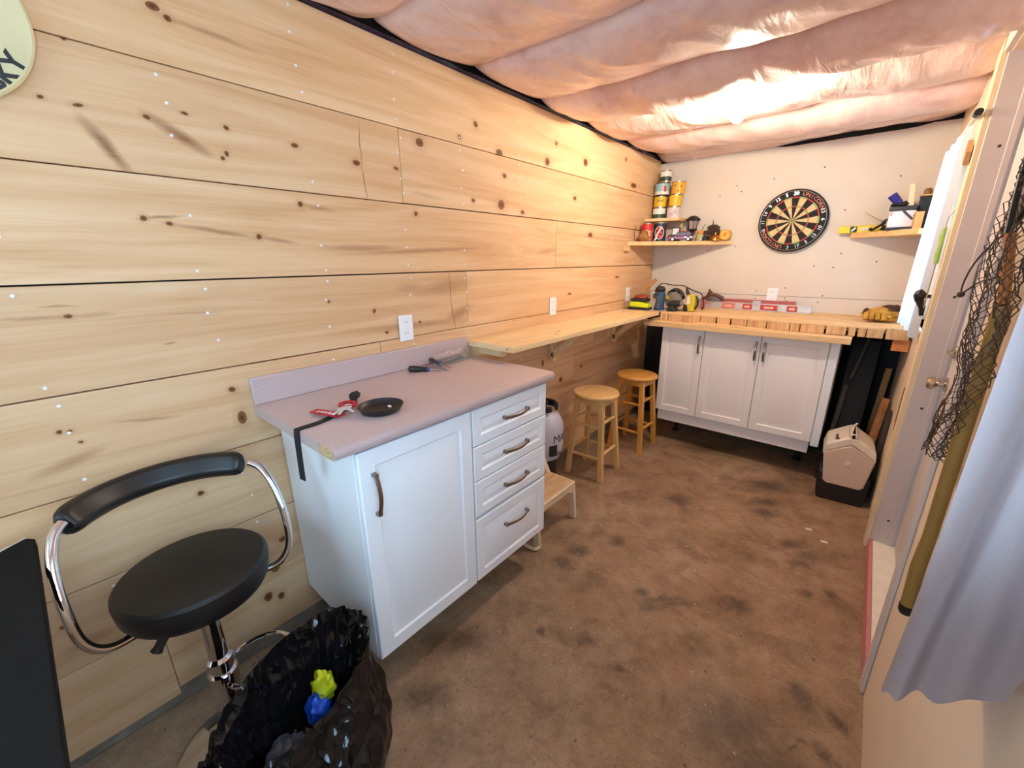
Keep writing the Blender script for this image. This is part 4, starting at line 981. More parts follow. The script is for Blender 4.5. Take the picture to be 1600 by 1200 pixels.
b = MB(); b.tube([(0.0, 0, 0.10), (0.003, 0, 0.14), (0.0, 0, 0.175)], [0.012, 0.005, 0.001], 6); b.tube([(-0.03, 0, 0.12), (0.0, 0, 0.128), (0.02, 0, 0.118)], 0.004, 5); part('spike', b, M_dot, t)
t = thing('brass_bell', 'small brass bell in front of the driftwood', 'bell', (-1.070, 3.900, SZ))
b = MB(); b.lathe([(0.036, 0.0), (0.040, 0.004), (0.037, 0.02), (0.030, 0.036), (0.018, 0.044), (0.008, 0.047), (0.006, 0.060), (0.009, 0.064), (0.006, 0.069), (0, 0.070)], n=28); part('bell_body', b, mat('brass', (206, 150, 76), 0.22, metal=1.0), t)
t = thing('wood_slice', 'orange-yellow round cut end at the right tip of the corner shelf', 'ornament', (-1.005, 3.956, SZ))
b = MB(); b.lathe([(0.034, -0.03), (0.043, -0.026), (0.044, 0.026), (0.040, 0.03), (0, 0.03)], (0, 0, 0.045), n=26, axis='y'); part('rind', b, mat('amber_rind', (222, 158, 54), 0.5), t)
b = MB(); b.lathe([(0.033, 0.0300), (0.033, 0.0310), (0, 0.0312)], (0, 0, 0.045), n=24, axis='y'); f_ = part('face', b, mat('amber_face', (240, 190, 84), 0.5, var=0.2, vs_=30), t)
b = MB(); b.blob((0.002, -0.0315, 0.05), (0.014, 0.002, 0.016), 0.5, 2); part('core', b, mat('orange_core', (226, 128, 44), 0.5), f_)

# ================================================================ RIGHT CORNER SHELF
RZ = 1.6965
M_ly = mat('level_yellow', (236, 204, 30), 0.4); M_al = mat('level_aluminium', (206, 200, 196), 0.3, metal=0.5)
t = thing('torpedo_level', 'yellow spirit level lying along the right corner shelf', 'level', (-0.06, 3.955, RZ))
b = MB(); b.bx(-0.190, 0.14, -0.012, 0.012, 0.0, 0.048); part('level_body', b, M_ly, t, bevel=0.003)
b = MB(); b.bx(-0.125, -0.085, -0.0135, 0.0135, 0.004, 0.044); v = part('vial_block', b, M_blackp, t, bevel=0.002)
b = MB(); b.cyl((-0.117, -0.0145, 0.012), (-0.093, -0.0145, 0.036), 0.006, n=10); part('vial', b, wht, v)
b = MB(); b.bx(-0.072, -0.012, -0.0132, 0.0132, 0.010, 0.036); part('window', b, mat('pale_vial', (226, 212, 160), 0.3), t, bevel=0.002)
t = thing('spring_clamp', 'black clamp with an open ring at the end of the yellow level', 'clamp', (0.0, 3.90, RZ))
b = MB(); b.tube([(-0.07, 0, 0.008), (-0.035, 0, 0.034), (0.0, 0, 0.062)], [0.012, 0.014, 0.012], 8, flat=0.6); b.tube([(-0.07, 0, 0.008), (-0.075, 0, 0.028)], 0.009, 8); b.tube([(0.012 + 0.026 * cos(a), 0, 0.05 + 0.026 * sin(a)) for a in [2 * pi * k / 20 for k in range(20)]], 0.0085, 7, closed=True); b.tube([(-0.02, 0, 0.02), (0.03, 0, 0.012)], 0.008, 7); part('clamp_body', b, M_blackp, t)
b = MB(); b.cyl((-0.018, 0.05, 0.075), (-0.12, 0.06, 0.135), 0.004, n=8); b.cyl((-0.025, 0.05, 0.062), (-0.125, 0.06, 0.122), 0.0015, n=6); part('rod', b, mat('pale_rod', (222, 206, 196), 0.4), t)
t = thing('parts_case', 'pinkish-white hard case with a black lid and strap on the right corner shelf', 'case', (0.075, 3.78, RZ), radians(-8))
b = MB(); b.box((0, 0, 0.065), (0.125, 0.10, 0.100)); part('case_body', b, mat('case_white', (230, 214, 216), 0.45, var=0.05), t, bevel=0.006)
b = MB(); b.box((0, 0, 0.007), (0.13, 0.105, 0.014)); part('case_base', b, M_blackp, t, bevel=0.002)
b = MB(); b.box((0, 0, 0.1285), (0.132, 0.107, 0.026)); part('lid', b, M_blackp, t, bevel=0.004)
b = MB(); b.bar((0.005, -0.0525, 0.112), (0.055, -0.0525, 0.060), 0.012, 0.004, up=(0, 1, 0)); part('strap', b, M_blackp, t)
b = MB()
for k in range(3): b.box((-0.050, -0.0505, 0.088 + k * 0.008), (0.008, 0.002, 0.005))
part('red_print', b, redl, t)
t = thing('heat_gun', 'dark blue tool head tilted on top of the case', 'tool', (0.03, 3.80, RZ + 0.142))
b = MB(); b.tube([(0.02, 0, 0.012), (-0.005, 0, 0.045), (-0.03, 0, 0.075)], [0.022, 0.024, 0.026], 10); part('tool_head', b, C('deep_blue', (30, 32, 120)), t)
b = MB(); b.blob((0.015, 0, 0.014), (0.042, 0.028, 0.015), 0.2, 3); b.tube([(0.035, 0, 0.03), (0.055, 0, 0.01)], 0.012, 8); part('tool_base', b, M_blackp, t)
b = MB(); b.bar((0.102, 3.80, RZ + 0.142), (0.086, 3.815, RZ + 0.275), 0.026, 0.008, up=(0, 1, 0)); tag(part('paint_stick', b, wood('stick_wood', (226, 196, 150), (240, 216, 176), axis=2, knots=False)), 'pale flat wooden stick standing up behind the case', 'stick')
t = thing('orange_block', 'orange wooden block at the curtain end of the right shelf', 'block', (0.150, 3.705, RZ))
b = MB(); b.box((0, 0, 0.05), (0.04, 0.07, 0.10)); part('block_body', b, wood('orange_wood', (206, 136, 66), (232, 168, 96), axis=2, knots=False), t, bevel=0.002)
b = MB(); b.bx(-0.024, -0.022, -0.03, 0.02, 0.075, 0.085); part('slot', b, M_dot, t)
t = thing('black_box', 'black box with a brown knob half hidden by the far curtain', 'box', (0.19, 3.88, RZ))
b = MB(); b.box((0, 0, 0.10), (0.10, 0.10, 0.20)); part('box_body', b, M_blackp, t, bevel=0.004)
b = MB(); b.box((0, 0, 0.206), (0.105, 0.105, 0.010)); part('tray', b, mat('tan_tray', (206, 168, 104), 0.6), t, bevel=0.001)
b = MB(); b.lathe([(0.02, 0.211), (0.02, 0.24), (0.012, 0.25), (0, 0.251)], (-0.02, 0, 0), n=14); part('knob', b, mat('brown_knob', (132, 92, 44), 0.5), t)
b = MB(); b.bx(-0.052, -0.05, -0.03, 0.03, 0.12, 0.16); part('dial', b, M_shaft, t)

# ================================================================ TOOLS IN THE BENCH CORNER
BZ = 1.1145; WZ = 1.1150
M_lime = mat('lime_plastic', (214, 226, 20), 0.4, var=0.04); M_rub = mat('tool_rubber', (30, 30, 32), 0.55); M_tblue = mat('tool_blue', (44, 72, 112), 0.4); M_tred = mat('tool_red', (150, 52, 40), 0.45); M_tgrey = mat('tool_grey', (128, 116, 104), 0.45, var=0.15); M_tyel = mat('tool_yellow', (206, 186, 48), 0.4)
t = thing('palm_sander', 'lime-yellow and black palm tool with a dark red top, nearest in the heap of tools', 'power tool', (-1.490, 3.465, BZ), radians(4))
b = MB(); b.prism([(-0.085, 0.0), (0.085, 0.0), (0.088, 0.018), (-0.088, 0.022)], -0.055, 0.055, lambda u, v, w: (u, w, v)); part('sole', b, M_rub, t, bevel=0.004)
b = MB(); b.prism([(-0.082, 0.0225), (0.086, 0.0185), (0.078, 0.052), (0.02, 0.066), (-0.072, 0.068)], -0.05, 0.05, lambda u, v, w: (u, w, v)); part('body', b, M_lime, t, bevel=0.008)
b = MB(); b.box((-0.002, 0, 0.082), (0.145, 0.09, 0.026)); part('collar', b, M_rub, t, bevel=0.006)
b = MB(); b.blob((0.002, 0, 0.104), (0.060, 0.040, 0.022), 0, nu=20, nv=10); part('top_grip', b, M_tred, t)
t = thing('hammer', 'wooden-handled tool leaning into the corner above the heap', 'hammer', (-1.52, 3.70, WZ))
b = MB(); b.tube([(-1.56, 3.64, WZ + 0.12), (-1.535, 3.72, WZ + 0.18), (-1.505, 3.80, WZ + 0.232)], [0.014, 0.018, 0.016], 10); part('handle', b, wood('handle_wood', (150, 96, 50), (196, 140, 84), axis=1, knots=False), t, world=True)
b = MB(); b.bar((-1.565, 3.615, WZ), (-1.558, 3.645, WZ + 0.125), 0.03, 0.03); b.bar((-1.60, 3.63, WZ + 0.10), (-1.515, 3.63, WZ + 0.125), 0.026, 0.026); part('head', b, M_shaft, t, world=True, bevel=0.004)
t = thing('angle_grinder', 'upright blue and black grinder in the tool heap', 'power tool', (-1.345, 3.515, BZ))
b = MB(); b.tube([(0, 0, 0.0), (0, 0, 0.012), (0.004, 0, 0.06), (0.008, 0, 0.12), (0.006, 0, 0.15)], [0.04, 0.042, 0.036, 0.040, 0.034], 12); part('body', b, M_tblue, t)
b = MB(); b.blob((0.0, 0, 0.172), (0.042, 0.034, 0.028), 0.1, 3); part('head', b, M_rub, t)
b = MB()
for k in range(5): b.box((0.0, -0.038, 0.03 + k * 0.02), (0.03, 0.006, 0.006))
part('vents', b, M_tgrey, t)
b = MB(); b.lathe([(0.034, 0.0), (0.036, 0.004), (0.034, 0.008)], (-0.045, -0.01, 0.13), n=16, axis='x'); part('guard', b, M_shaft, t)
t = thing('circular_saw', 'grey circular saw with a black handle in the middle of the tool heap', 'power tool', (-1.262, 3.63, WZ))
b = MB(); b.lathe([(0.070, -0.01), (0.072, 0.0), (0.070, 0.012), (0.05, 0.016), (0, 0.016)], (0, -0.02, 0.076), n=28, axis='y'); part('blade_guard', b, M_tgrey, t)
b = MB(); b.box((0.0, 0.0, 0.0035), (0.16, 0.10, 0.007)); part('base_plate', b, M_shaft, t, bevel=0.001)
b = MB(); b.tube(smooth_path([(-0.07, 0.01, 0.08), (-0.05, 0.01, 0.135), (0.0, 0.01, 0.165), (0.05, 0.01, 0.145), (0.075, 0.01, 0.10)], 4), 0.014, 8); b.blob((0.03, 0.01, 0.11), (0.055, 0.03, 0.035), 0.2, 3); part('handle', b, M_rub, t)
b = MB(); b.box((-0.052, -0.036, 0.10), (0.04, 0.012, 0.028), Ry(0.3)); part('yellow_lever', b, M_tyel, t, bevel=0.003)
t = thing('power_cord', 'black cord looping over the heap of tools', 'cord', (-1.30, 3.63, WZ))
b = MB(); b.tube(smooth_path([(-1.40, 3.60, WZ + 0.19), (-1.37, 3.62, WZ + 0.215), (-1.30, 3.66, WZ + 0.20), (-1.22, 3.70, WZ + 0.195), (-1.14, 3.70, WZ + 0.16), (-1.06, 3.69, WZ + 0.13), (-1.035, 3.68, WZ + 0.05), (-1.04, 3.67, WZ + 0.005)], 4), 0.005, 6); part('cord_run', b, M_rub, t, world=True)
t = thing('cordless_drill', 'dark drill lying at the front edge of the tool heap', 'power tool', (-1.200, 3.52, WZ))
b = MB(); b.tube([(-0.07, 0, 0.055), (-0.02, 0, 0.06), (0.03, 0, 0.062)], [0.022, 0.027, 0.024], 10); b.bar((-0.02, 0, 0.04), (-0.035, 0, 0.01), 0.03, 0.028); part('body', b, M_rub, t)
b = MB(); b.tube([(0.03, 0, 0.062), (0.05, 0, 0.062), (0.058, 0, 0.062)], [0.018, 0.015, 0.006], 10); part('chuck', b, M_tgrey, t)
b = MB(); b.box((-0.035, 0, 0.013), (0.075, 0.055, 0.026)); part('battery', b, M_rub, t, bevel=0.004)
t = thing('nail_gun', 'yellow bodied tool standing at the right end of the heap', 'power tool', (-1.105, 3.575, WZ), radians(-10))
b = MB(); b.prism([(-0.012, 0.0), (0.032, 0.0), (0.040, 0.06), (0.036, 0.130), (-0.02, 0.135), (-0.036, 0.11), (-0.026, 0.05)], -0.026, 0.026, lambda u, v, w: (u, w, v)); part('body', b, M_tyel, t, bevel=0.008)
b = MB(); b.prism([(-0.025, 0.055), (0.008, 0.06), (0.0, 0.12), (-0.02, 0.12)], -0.032, -0.0302, lambda u, v, w: (u, w + 0.004, v)); part('white_plate', b, wht, t)
b = MB(); b.tube([(-0.03, 0, 0.13), (-0.045, 0, 0.17), (-0.05, 0, 0.19)], [0.016, 0.012, 0.008], 8); b.tube([(-0.040, -0.012, 0.0), (-0.034, -0.012, 0.05)], 0.018, 8); b.tube([(0.036, 0, 0.125), (0.055, 0, 0.10), (0.058, 0, 0.05), (0.04, 0, 0.02)], 0.008, 6); part('nozzle', b, M_rub, t)
t = thing('red_marker_flag', 'pinkish red wedge standing behind the yellow tool', 'wedge', (-1.075, 3.80, WZ))
b = MB(); b.prism([(-0.016, 0.0), (0.012, 0.0), (0.022, 0.075), (-0.008, 0.078)], -0.015, 0.015, lambda u, v, w: (u, w, v)); part('wedge_body', b, mat('pink_red', (196, 88, 88), 0.5), t, bevel=0.002)
t = thing('hand_saw', 'dark wooden saw handle leaning on the levels at the back wall', 'saw', (-1.06, 3.955, WZ))
hp = smooth_path([(-1.135, 3.958, WZ + 0.075), (-1.09, 3.958, WZ + 0.095), (-1.07, 3.958, WZ + 0.135), (-1.055, 3.958, WZ + 0.115), (-1.01, 3.958, WZ + 0.105), (-0.96, 3.958, WZ + 0.08)], 4)
b = MB(); b.tube(hp, [0.010] * 4 + [0.014] * 14 + [0.016] * 3, 8); b.tube([(-1.085, 3.958, WZ + 0.10), (-1.075, 3.958, WZ + 0.16)], [0.012, 0.006], 8); part('handle', b, wood('dark_handle', (74, 44, 26), (112, 70, 42), axis=0, knots=False), t, world=True)
b = MB(); b.bar((-1.20, 3.962, WZ + 0.03), (-0.98, 3.962, WZ + 0.07), 0.002, 0.05, up=(0, 0, 1)); part('blade', b, M_shaft, t, world=True)
def level(label, x0, x1, y, h, body, marks, nm):
    t = thing('spirit_level', label, 'level', ((x0 + x1) / 2, y, WZ))
    b = MB(); b.bx(x0, x1, y - 0.011, y + 0.011, WZ, WZ + 0.007); b.bx(x0, x1, y - 0.004, y + 0.004, WZ + 0.007, WZ + h - 0.007); b.bx(x0, x1, y - 0.011, y + 0.011, WZ + h - 0.007, WZ + h); part('beam', b, body, t, world=True, bevel=0.0008)
    for c, w, m in marks:
        b = MB(); b.bx(c - w / 2, c + w / 2, y - 0.0105, y - 0.0042, WZ + 0.0075, WZ + h - 0.0075); v = part('vial_housing', b, m, t, world=True, bevel=0.002)
        b = MB(); b.bx(c - w * 0.28, c + w * 0.28, y - 0.0115, y - 0.0106, WZ + h * 0.36, WZ + h * 0.64); part('vial', b, mat('vial_pale', (226, 190, 176), 0.3), v, world=True)
M_lred = mat('level_red', (190, 60, 50), 0.4)
level('long silver spirit level with red vials on the workbench at the back wall', -1.235, -0.315, 3.925, 0.058, M_al, [(-0.90, 0.10, mat('level_salmon', (206, 112, 90), 0.4)), (-0.755, 0.07, M_lred), (-0.60, 0.12, M_lred), (-0.535, 0.01, M_al), (-0.44, 0.07, M_lred)], 'a')
level('red-edged spirit level standing behind the long silver level', -0.99, -0.43, 3.982, 0.082, mat('level_red_edge', (206, 110, 100), 0.4), [(-0.70, 0.06, M_al)], 'b')
# mustard work glove
t = thing('work_glove', 'mustard leather work glove with a dark brown cuff at the right end of the workbench', 'glove', (0.085, 3.74, WZ))
M_must = mat('mustard_leather', (184, 132, 44), 0.7, var=0.25, vs_=20, bump=0.5, bs=40); M_cuff = mat('brown_cuff', (70, 36, 20), 0.7, var=0.2)
b = MB(); b.blob((0.0, 0.0, 0.042), (0.095, 0.07, 0.045), 0.35, 2.4, 26, 16, seed=2); b.v = [Vector((v.x, v.y, max(v.z, 0.0))) for v in b.v]; part('palm', b, M_must, t)
for k in range(4):
    b = MB(); b.tube(smooth_path([(-0.06 + 0.028 * k, -0.03, 0.055), (-0.075 + 0.030 * k, -0.072, 0.05), (-0.07 + 0.03 * k, -0.088, 0.018)], 4), [0.014] * 6 + [0.013] * 3, 8); part('finger', b, M_must, t)
b = MB(); b.blob((0.055, 0.02, 0.088), (0.06, 0.045, 0.022), 0.4, 3, 20, 12, seed=6); b.blob((-0.075, 0.0, 0.06), (0.02, 0.05, 0.022), 0.3, 3, 14, 10, seed=3); part('cuff', b, M_cuff, t)

# ================================================================ PROPANE TANK, STEP STOOL
M_beige = mat('beige_plastic', (222, 200, 166), 0.5, var=0.05); M_tread = wood('printed_tread', (186, 142, 98), (222, 190, 148), axis=1, rough=0.5, knots=False, grain=1.6)
t = thing('step_stool', 'beige plastic step stool with a wood-look tread tucked behind the near cabinet', 'step stool', (-1.30, 1.75, 0))
SX = -1.150
b = MB(); b.bx(SX - 0.20, SX, 1.545, 1.935, 0.222, 0.246); st_ = part('lower_step', b, M_beige, t, world=True, bevel=0.008)
b = MB(); b.bx(SX - 0.19, SX - 0.012, 1.565, 1.915, 0.2465, 0.249); part('tread', b, M_tread, st_, world=True)
b = MB(); b.bx(SX - 0.46, SX - 0.28, 1.545, 1.85, 0.222, 0.240); part('upper_step', b, M_beige, t, world=True, bevel=0.006)
for y in (1.558, 1.922):
    b = MB(); b.prism([(SX - 0.075, 0.221), (SX, 0.221), (SX + 0.018, 0.0), (SX - 0.022, 0.0), (SX - 0.036, 0.15)], y - 0.012, y + 0.012, lambda u, v, w: (u, w, v)); part('front_leg', b, M_beige, t, world=True, bevel=0.004)
    b = MB(); b.bar((SX - 0.42, min(y, 1.83), 0.0), (SX - 0.40, min(y, 1.83), 0.221), 0.03, 0.03); part('rear_leg', b, M_beige, t, world=True, bevel=0.003)
    b = MB(); b.bar((SX - 0.17, y, 0.18), (SX - 0.25, y, 0.34), 0.022, 0.034, up=(0, 1, 0)); part('side_strut', b, M_beige, t, world=True, bevel=0.003)
b = MB(); b.prism([(1.572, 0.221), (1.908, 0.221), (1.908, 0.175), (1.86, 0.196), (1.62, 0.196), (1.572, 0.175)], SX - 0.016, SX - 0.002, lambda u, v, w: (w, u, v)); part('front_apron', b, M_beige, t, world=True, bevel=0.003)
b = MB(); b.tube(smooth_path([(SX + 0.004, 1.56, 0.012), (SX + 0.012, 1.53, 0.010), (SX - 0.03, 1.515, 0.010), (SX - 0.10, 1.52, 0.010)], 4), 0.010, 8); part('floor_loop', b, M_beige, t, world=True)
t = thing('propane_tank', 'light grey propane tank with black lettering behind the near cabinet', 'gas tank', (-1.485, 2.055, 0.0))
M_tank = mat('tank_grey', (190, 188, 204), 0.4, var=0.03, vs_=6); M_tlet = mat('tank_lettering', (22, 24, 30), 0.5)
Zb = 0.262
b = MB(); b.lathe([(0.0, Zb - 0.012), (0.05, Zb - 0.010), (0.11, Zb + 0.012), (0.128, Zb + 0.06), (0.134, Zb + 0.11), (0.134, Zb + 0.20), (0.128, Zb + 0.255), (0.104, Zb + 0.30), (0.055, Zb + 0.33), (0, Zb + 0.337)], n=40); part('tank_body', b, M_tank, t)
b = MB(); b.lathe([(0.085, 0.0), (0.09, 0.0), (0.094, Zb + 0.02), (0.088, Zb + 0.02)], n=30); part('foot_ring', b, M_dark, t)
b = MB(); b.lathe([(0.02, Zb + 0.33), (0.02, Zb + 0.37), (0.032, Zb + 0.375), (0.032, Zb + 0.39), (0.0, Zb + 0.39)], n=14); part('valve', b, M_dark, t)
b = MB(); b.tube([(0.085 * cos(a), 0.085 * sin(a), Zb + 0.36) for a in [radians(20 + k * 16) for k in range(21)]], 0.012, 8, flat=2.0); part('collar', b, M_dark, t)  # collar lies in shadow; that shade is put into its dark colour
rr = lambda z: 0.1555
phi = atan2(-(1.985), 1.462)             # towards the room
def tankfn(a0, z0): return lambda u, v, w: ((0.1345 + w) * cos(a0 + u / 0.1345), (0.1345 + w) * sin(a0 + u / 0.1345), z0 + v)
part('lettering', text_mb('MAN', 0.075, tankfn(radians(10), Zb + 0.165), 0.0006), M_tlet, t)
part('logo_block', MB().grid(lambda u, v: tankfn(radians(-22), Zb + 0.055)(-0.035 + u * 0.06, v * 0.075, 0.0008), 8, 4), M_tlet, t)
part('small_lettering', text_mb('COE', 0.05, lambda u, v, w: tankfn(radians(-12), Zb + 0.06)(u, v * 0.7, w - 0.004), 0.0006), M_tlet, t)

# ================================================================ COOLER AND CLUTTER UNDER THE BENCH
t = thing('picnic_cooler', 'white and black lunch cooler with a pitched lid on the floor by the doorway', 'cooler', (0.090, 3.16, 0), radians(3))
M_cw = mat('cooler_white', (234, 218, 198), 0.45, var=0.02); M_cb = mat('cooler_black', (18, 17, 18), 0.5, var=0.1)
DEP = 0.27
b = MB(); b.prism([(-0.118, 0.0), (0.118, 0.0), (0.128, 0.04), (0.134, 0.20), (-0.134, 0.20), (-0.128, 0.04)], 0.0, DEP, lambda u, v, w: (u, w, v)); part('base', b, M_cb, t, bevel=0.012)
b = MB(); b.prism([(-0.105, 0.135), (-0.085, 0.118), (0.085, 0.118), (0.105, 0.135), (0.130, 0.33), (0.0, 0.405), (-0.130, 0.33)], -0.006, 0.03, lambda u, v, w: (u, w, v)); part('front_panel', b, mat('cooler_face', (218, 190, 168), 0.45, var=0.02), t, bevel=0.008)
b = MB(); b.lathe([(0.016, 0.0), (0.016, 0.003), (0.010, 0.004), (0.0, 0.002)], (0, -0.006, 0.285), n=18, axis='y'); part('button', b, M_cw, t)
b = MB(); b.prism([(-0.132, 0.325), (-0.134, 0.31), (0.134, 0.31), (0.132, 0.325), (0.122, 0.385), (0.02, 0.452), (-0.02, 0.452), (-0.122, 0.385)], 0.010, DEP - 0.004, lambda u, v, w: (u, w, v)); part('lid', b, M_cw, t, bevel=0.010)
b = MB(); b.prism([(-0.131, 0.328), (-0.122, 0.385), (-0.02, 0.450), (0.02, 0.450), (0.122, 0.385), (0.131, 0.328), (0.0, 0.408)], -0.004, 0.012, lambda u, v, w: (u, w, v)); part('lid_front', b, M_cw, t, bevel=0.006)
b = MB(); b.prism([(-0.022, 0.452), (0.022, 0.452), (0.016, 0.478), (-0.016, 0.478)], 0.0, 0.20, lambda u, v, w: (u, w, v)); hd = part('handle', b, M_cw, t, bevel=0.004)
b = MB(); b.bx(-0.008, 0.008, 0.012, 0.188, 0.4785, 0.4800); b.bx(-0.008, 0.008, -0.0012, 0.0002, 0.42, 0.474); part('grip_slot', b, M_cb, hd)
b = MB(); b.tube([(-0.01, 0.05, 0.478), (-0.005, 0.10, 0.505), (0.01, 0.12, 0.515)], 0.006, 6); part('latch', b, M_cw, t)
sl_ = Vector((-0.102, 0, -0.065)).normalized(); nn = Vector((-0.065, 0, 0.102)).normalized()
part('logo', text_mb('Playmate', 0.034, lambda u, v, w: Vector((-0.072, 0.075, 0.4185)) + sl_ * (-v) + Vector((0, 1, 0)) * (-u) * 0 + Vector((0, 0, 0)) + Vector((0, -1, 0)) * (-u) * 0.9 + nn * (0.0015 + w), 0.0005), M_tlet, t)
t = thing('leaning_black_panel', 'black panel leaning in the dark corner behind the cooler', 'table', (0.06, 3.70, 0))
M_pan = mat('black_panel_paint', (24, 23, 22), 0.6, var=0.2); M_pe = mat('worn_panel_edge', (66, 60, 48), 0.6, var=0.25)
b = MB(); b.bar((0.035, 3.56, 0.03), (0.055, 3.88, 0.96), 0.16, 0.03, up=(0.1, -0.9, 0.3)); part('tabletop', b, M_pan, t, world=True, bevel=0.003)  # flat black panel leaning in the corner, use unknown
b = MB(); b.bar((-0.045, 3.50, 0.03), (-0.005, 3.68, 0.66), 0.028, 0.028, up=(0, -1, 0)); part('edge_rail', b, M_pe, t, world=True, bevel=0.003)
b = MB(); b.bar((0.01, 3.72, 0.70), (0.07, 3.84, 1.03), 0.022, 0.022, up=(0, -1, 0)); part('edge_rail', b, M_pe, t, world=True, bevel=0.003)
b = MB(); b.bar((-0.06, 3.47, 0.021), (0.05, 3.47, 0.021), 0.06, 0.04); part('foot', b, M_pan, t, world=True, bevel=0.004)
b = MB(); b.bar((0.175, 3.52, 0.0), (0.212, 3.62, 0.62), 0.04, 0.085, up=(0, 1, 0)); tag(part('lumber_offcut', b, wood('offcut_brown', (140, 86, 40), (188, 126, 68), axis=2, rough=0.7)), 'brown stud offcut leaning between the cooler and the right wall', 'lumber')
b = MB(); b.bar((0.175, 3.90, 0.0), (0.208, 3.93, 0.765), 0.036, 0.036, up=(0, 1, 0)); tag(part('lumber_offcut', b, wood('offcut_pale', (150, 100, 56), (206, 152, 92), axis=2, rough=0.7)), 'thin stick with a pale sawn end standing in the dark corner behind the cooler', 'lumber')
b = MB(); b.bx(0.222, 0.246, 3.36, 3.42, 0.0, 0.60); tag(part('lumber_offcut', b, mat('dark_offcut', (58, 50, 46), 0.7, var=0.3)), 'dark narrow board against the right wall behind the brown stud', 'lumber')

# ================================================================ BIN BAG
def bag_material():
    t = NT('black_polythene'); p = t.obj()
    def facets(scale, seed):
        v = t.n.new('ShaderNodeTexVoronoi'); v.inputs['Scale'].default_value = 1.0
        wv = t.n.new('ShaderNodeVectorMath'); wv.operation = 'MULTIPLY_ADD'
        nz = t.n.new('ShaderNodeTexNoise'); nz.inputs['Scale'].default_value = 7 + seed; t.link(p, nz.inputs['Vector'])
        t.link(nz.outputs['Color'], wv.inputs[0]); wv.inputs[1].default_value = (0.06, 0.06, 0.06); t.link(p, wv.inputs[2])
        t.link(t.mapping(wv.outputs[0], rot=(0.4, 0.2, seed), sc=scale), v.inputs['Vector'])
        return v.outputs['Distance']
    h = t.math('ADD', facets((15, 15, 6), 1.0), t.math('MULTIPLY', facets((34, 34, 16), 2.0), 0.4))
    t.set(col=(0.008, 0.008, 0.010), rough=0.13, spec=0.42)
    t.bump(h, 0.75, 0.05)
    return t.m
M_bag = bag_material()
BC = Vector((-0.990, 0.266, 0))
t = thing('bin_bag', 'open black bin bag slumped against the end of the near white cabinet', 'bin bag', tuple(BC))
def bagfn(u, v):
    a = 2 * pi * u; ca, sa = cos(a), sin(a)
    # rim is a long loop parallel to the wall, highest where it leans on the cabinet
    top = 0.385 + 0.060 * sa - 0.055 * ca + 0.02 * mnoise.noise(Vector((ca * 2, sa * 2, 7)))
    bx_, by_ = 0.166, 0.215                  # body
    tx_, ty_ = 0.105, 0.208                  # rim
    if v < 0.6:
        s = v / 0.6; z = top * s
        w = s ** 1.6
        prof = 0.84 + 0.24 * sin(pi * min(1, s + 0.08))
        rx = (bx_ * (1 - w) + tx_ * w) * (prof * (1 - w) + w); ry = (by_ * (1 - w) + ty_ * w) * (prof * (1 - w) + w)
    else:
        s = (v - 0.6) / 0.4; z = top - (top - 0.14) * s ** 0.9
        k = 1 - 0.10 * min(1, s * 4) - 0.25 * s
        rx, ry = tx_ * k, ty_ * k
    n1 = mnoise.noise(Vector((ca * 2.2, sa * 2.2, z * 3 + 3)))
    n2 = 1 - abs(mnoise.noise(Vector((ca * 4.5 + z * 2, sa * 4.5, z * 2.0)))) * 2
    n3 = abs(mnoise.noise(Vector((ca * 6 + 4, sa * 6, z * 9)))) - 0.2
    k = 1 + 0.11 * n1 + 0.08 * n2 * (0.4 + z * 1.5) + 0.11 * n3
    if v < 0.62 and v > 0.02: z += 0.012 * n1
    cx = -0.055 * (v / 0.6 if v < 0.6 else 1.0)
    return (cx + rx * ca * k, min(ry * sa * k, 0.255), max(0.0, z))
b = MB(); b.grid(bagfn, 110, 50, closed_u=True); part('bag_skin', b, M_bag, t, smooth=60)
b = MB(); b.grid(lambda u, v: (-0.055 + 0.09 * cos(2 * pi * u) * v, 0.17 * sin(2 * pi * u) * v, 0.135 + 0.03 * mnoise.noise(Vector((cos(2 * pi * u) * v * 3, sin(2 * pi * u) * v * 3, 1)))), 30, 8, closed_u=True); part('bag_fold', b, M_bag, t)
b = MB(); b.blob((-0.135, -0.215, 0.19), (0.045, 0.035, 0.05), 0.6, 3, 18, 12, seed=8); b.tube([(-0.125, -0.19, 0.33), (-0.135, -0.205, 0.23)], [0.012, 0.02], 8); part('knotted_corner', b, M_bag, t)
t = thing('snack_packet', 'crumpled yellow and blue packet inside the open bin bag', 'packet', (-1.038, 0.318, 0.205))
b = MB(); b.blob((0.0, 0.012, 0.105), (0.038, 0.030, 0.045), 0.45, 2.4, 16, 12, seed=1); part('yellow_half', b, mat('packet_yellow', (196, 206, 40), 0.25, var=0.2), t)
b = MB(); b.blob((0.018, -0.016, 0.055), (0.042, 0.032, 0.052), 0.45, 2.4, 16, 12, seed=2); part('blue_half', b, mat('packet_blue', (30, 76, 186), 0.25, var=0.3), t)
b = MB(); b.blob((-1.035, 0.205, 0.185), (0.045, 0.05, 0.03), 0.5, 2.6, 18, 12, seed=12); tag(part('crumpled_wrap', b, mat('grey_wrap', (86, 88, 96), 0.3, var=0.3)), 'crumpled grey wrapper below the yellow and blue packet in the bag', 'wrapper')

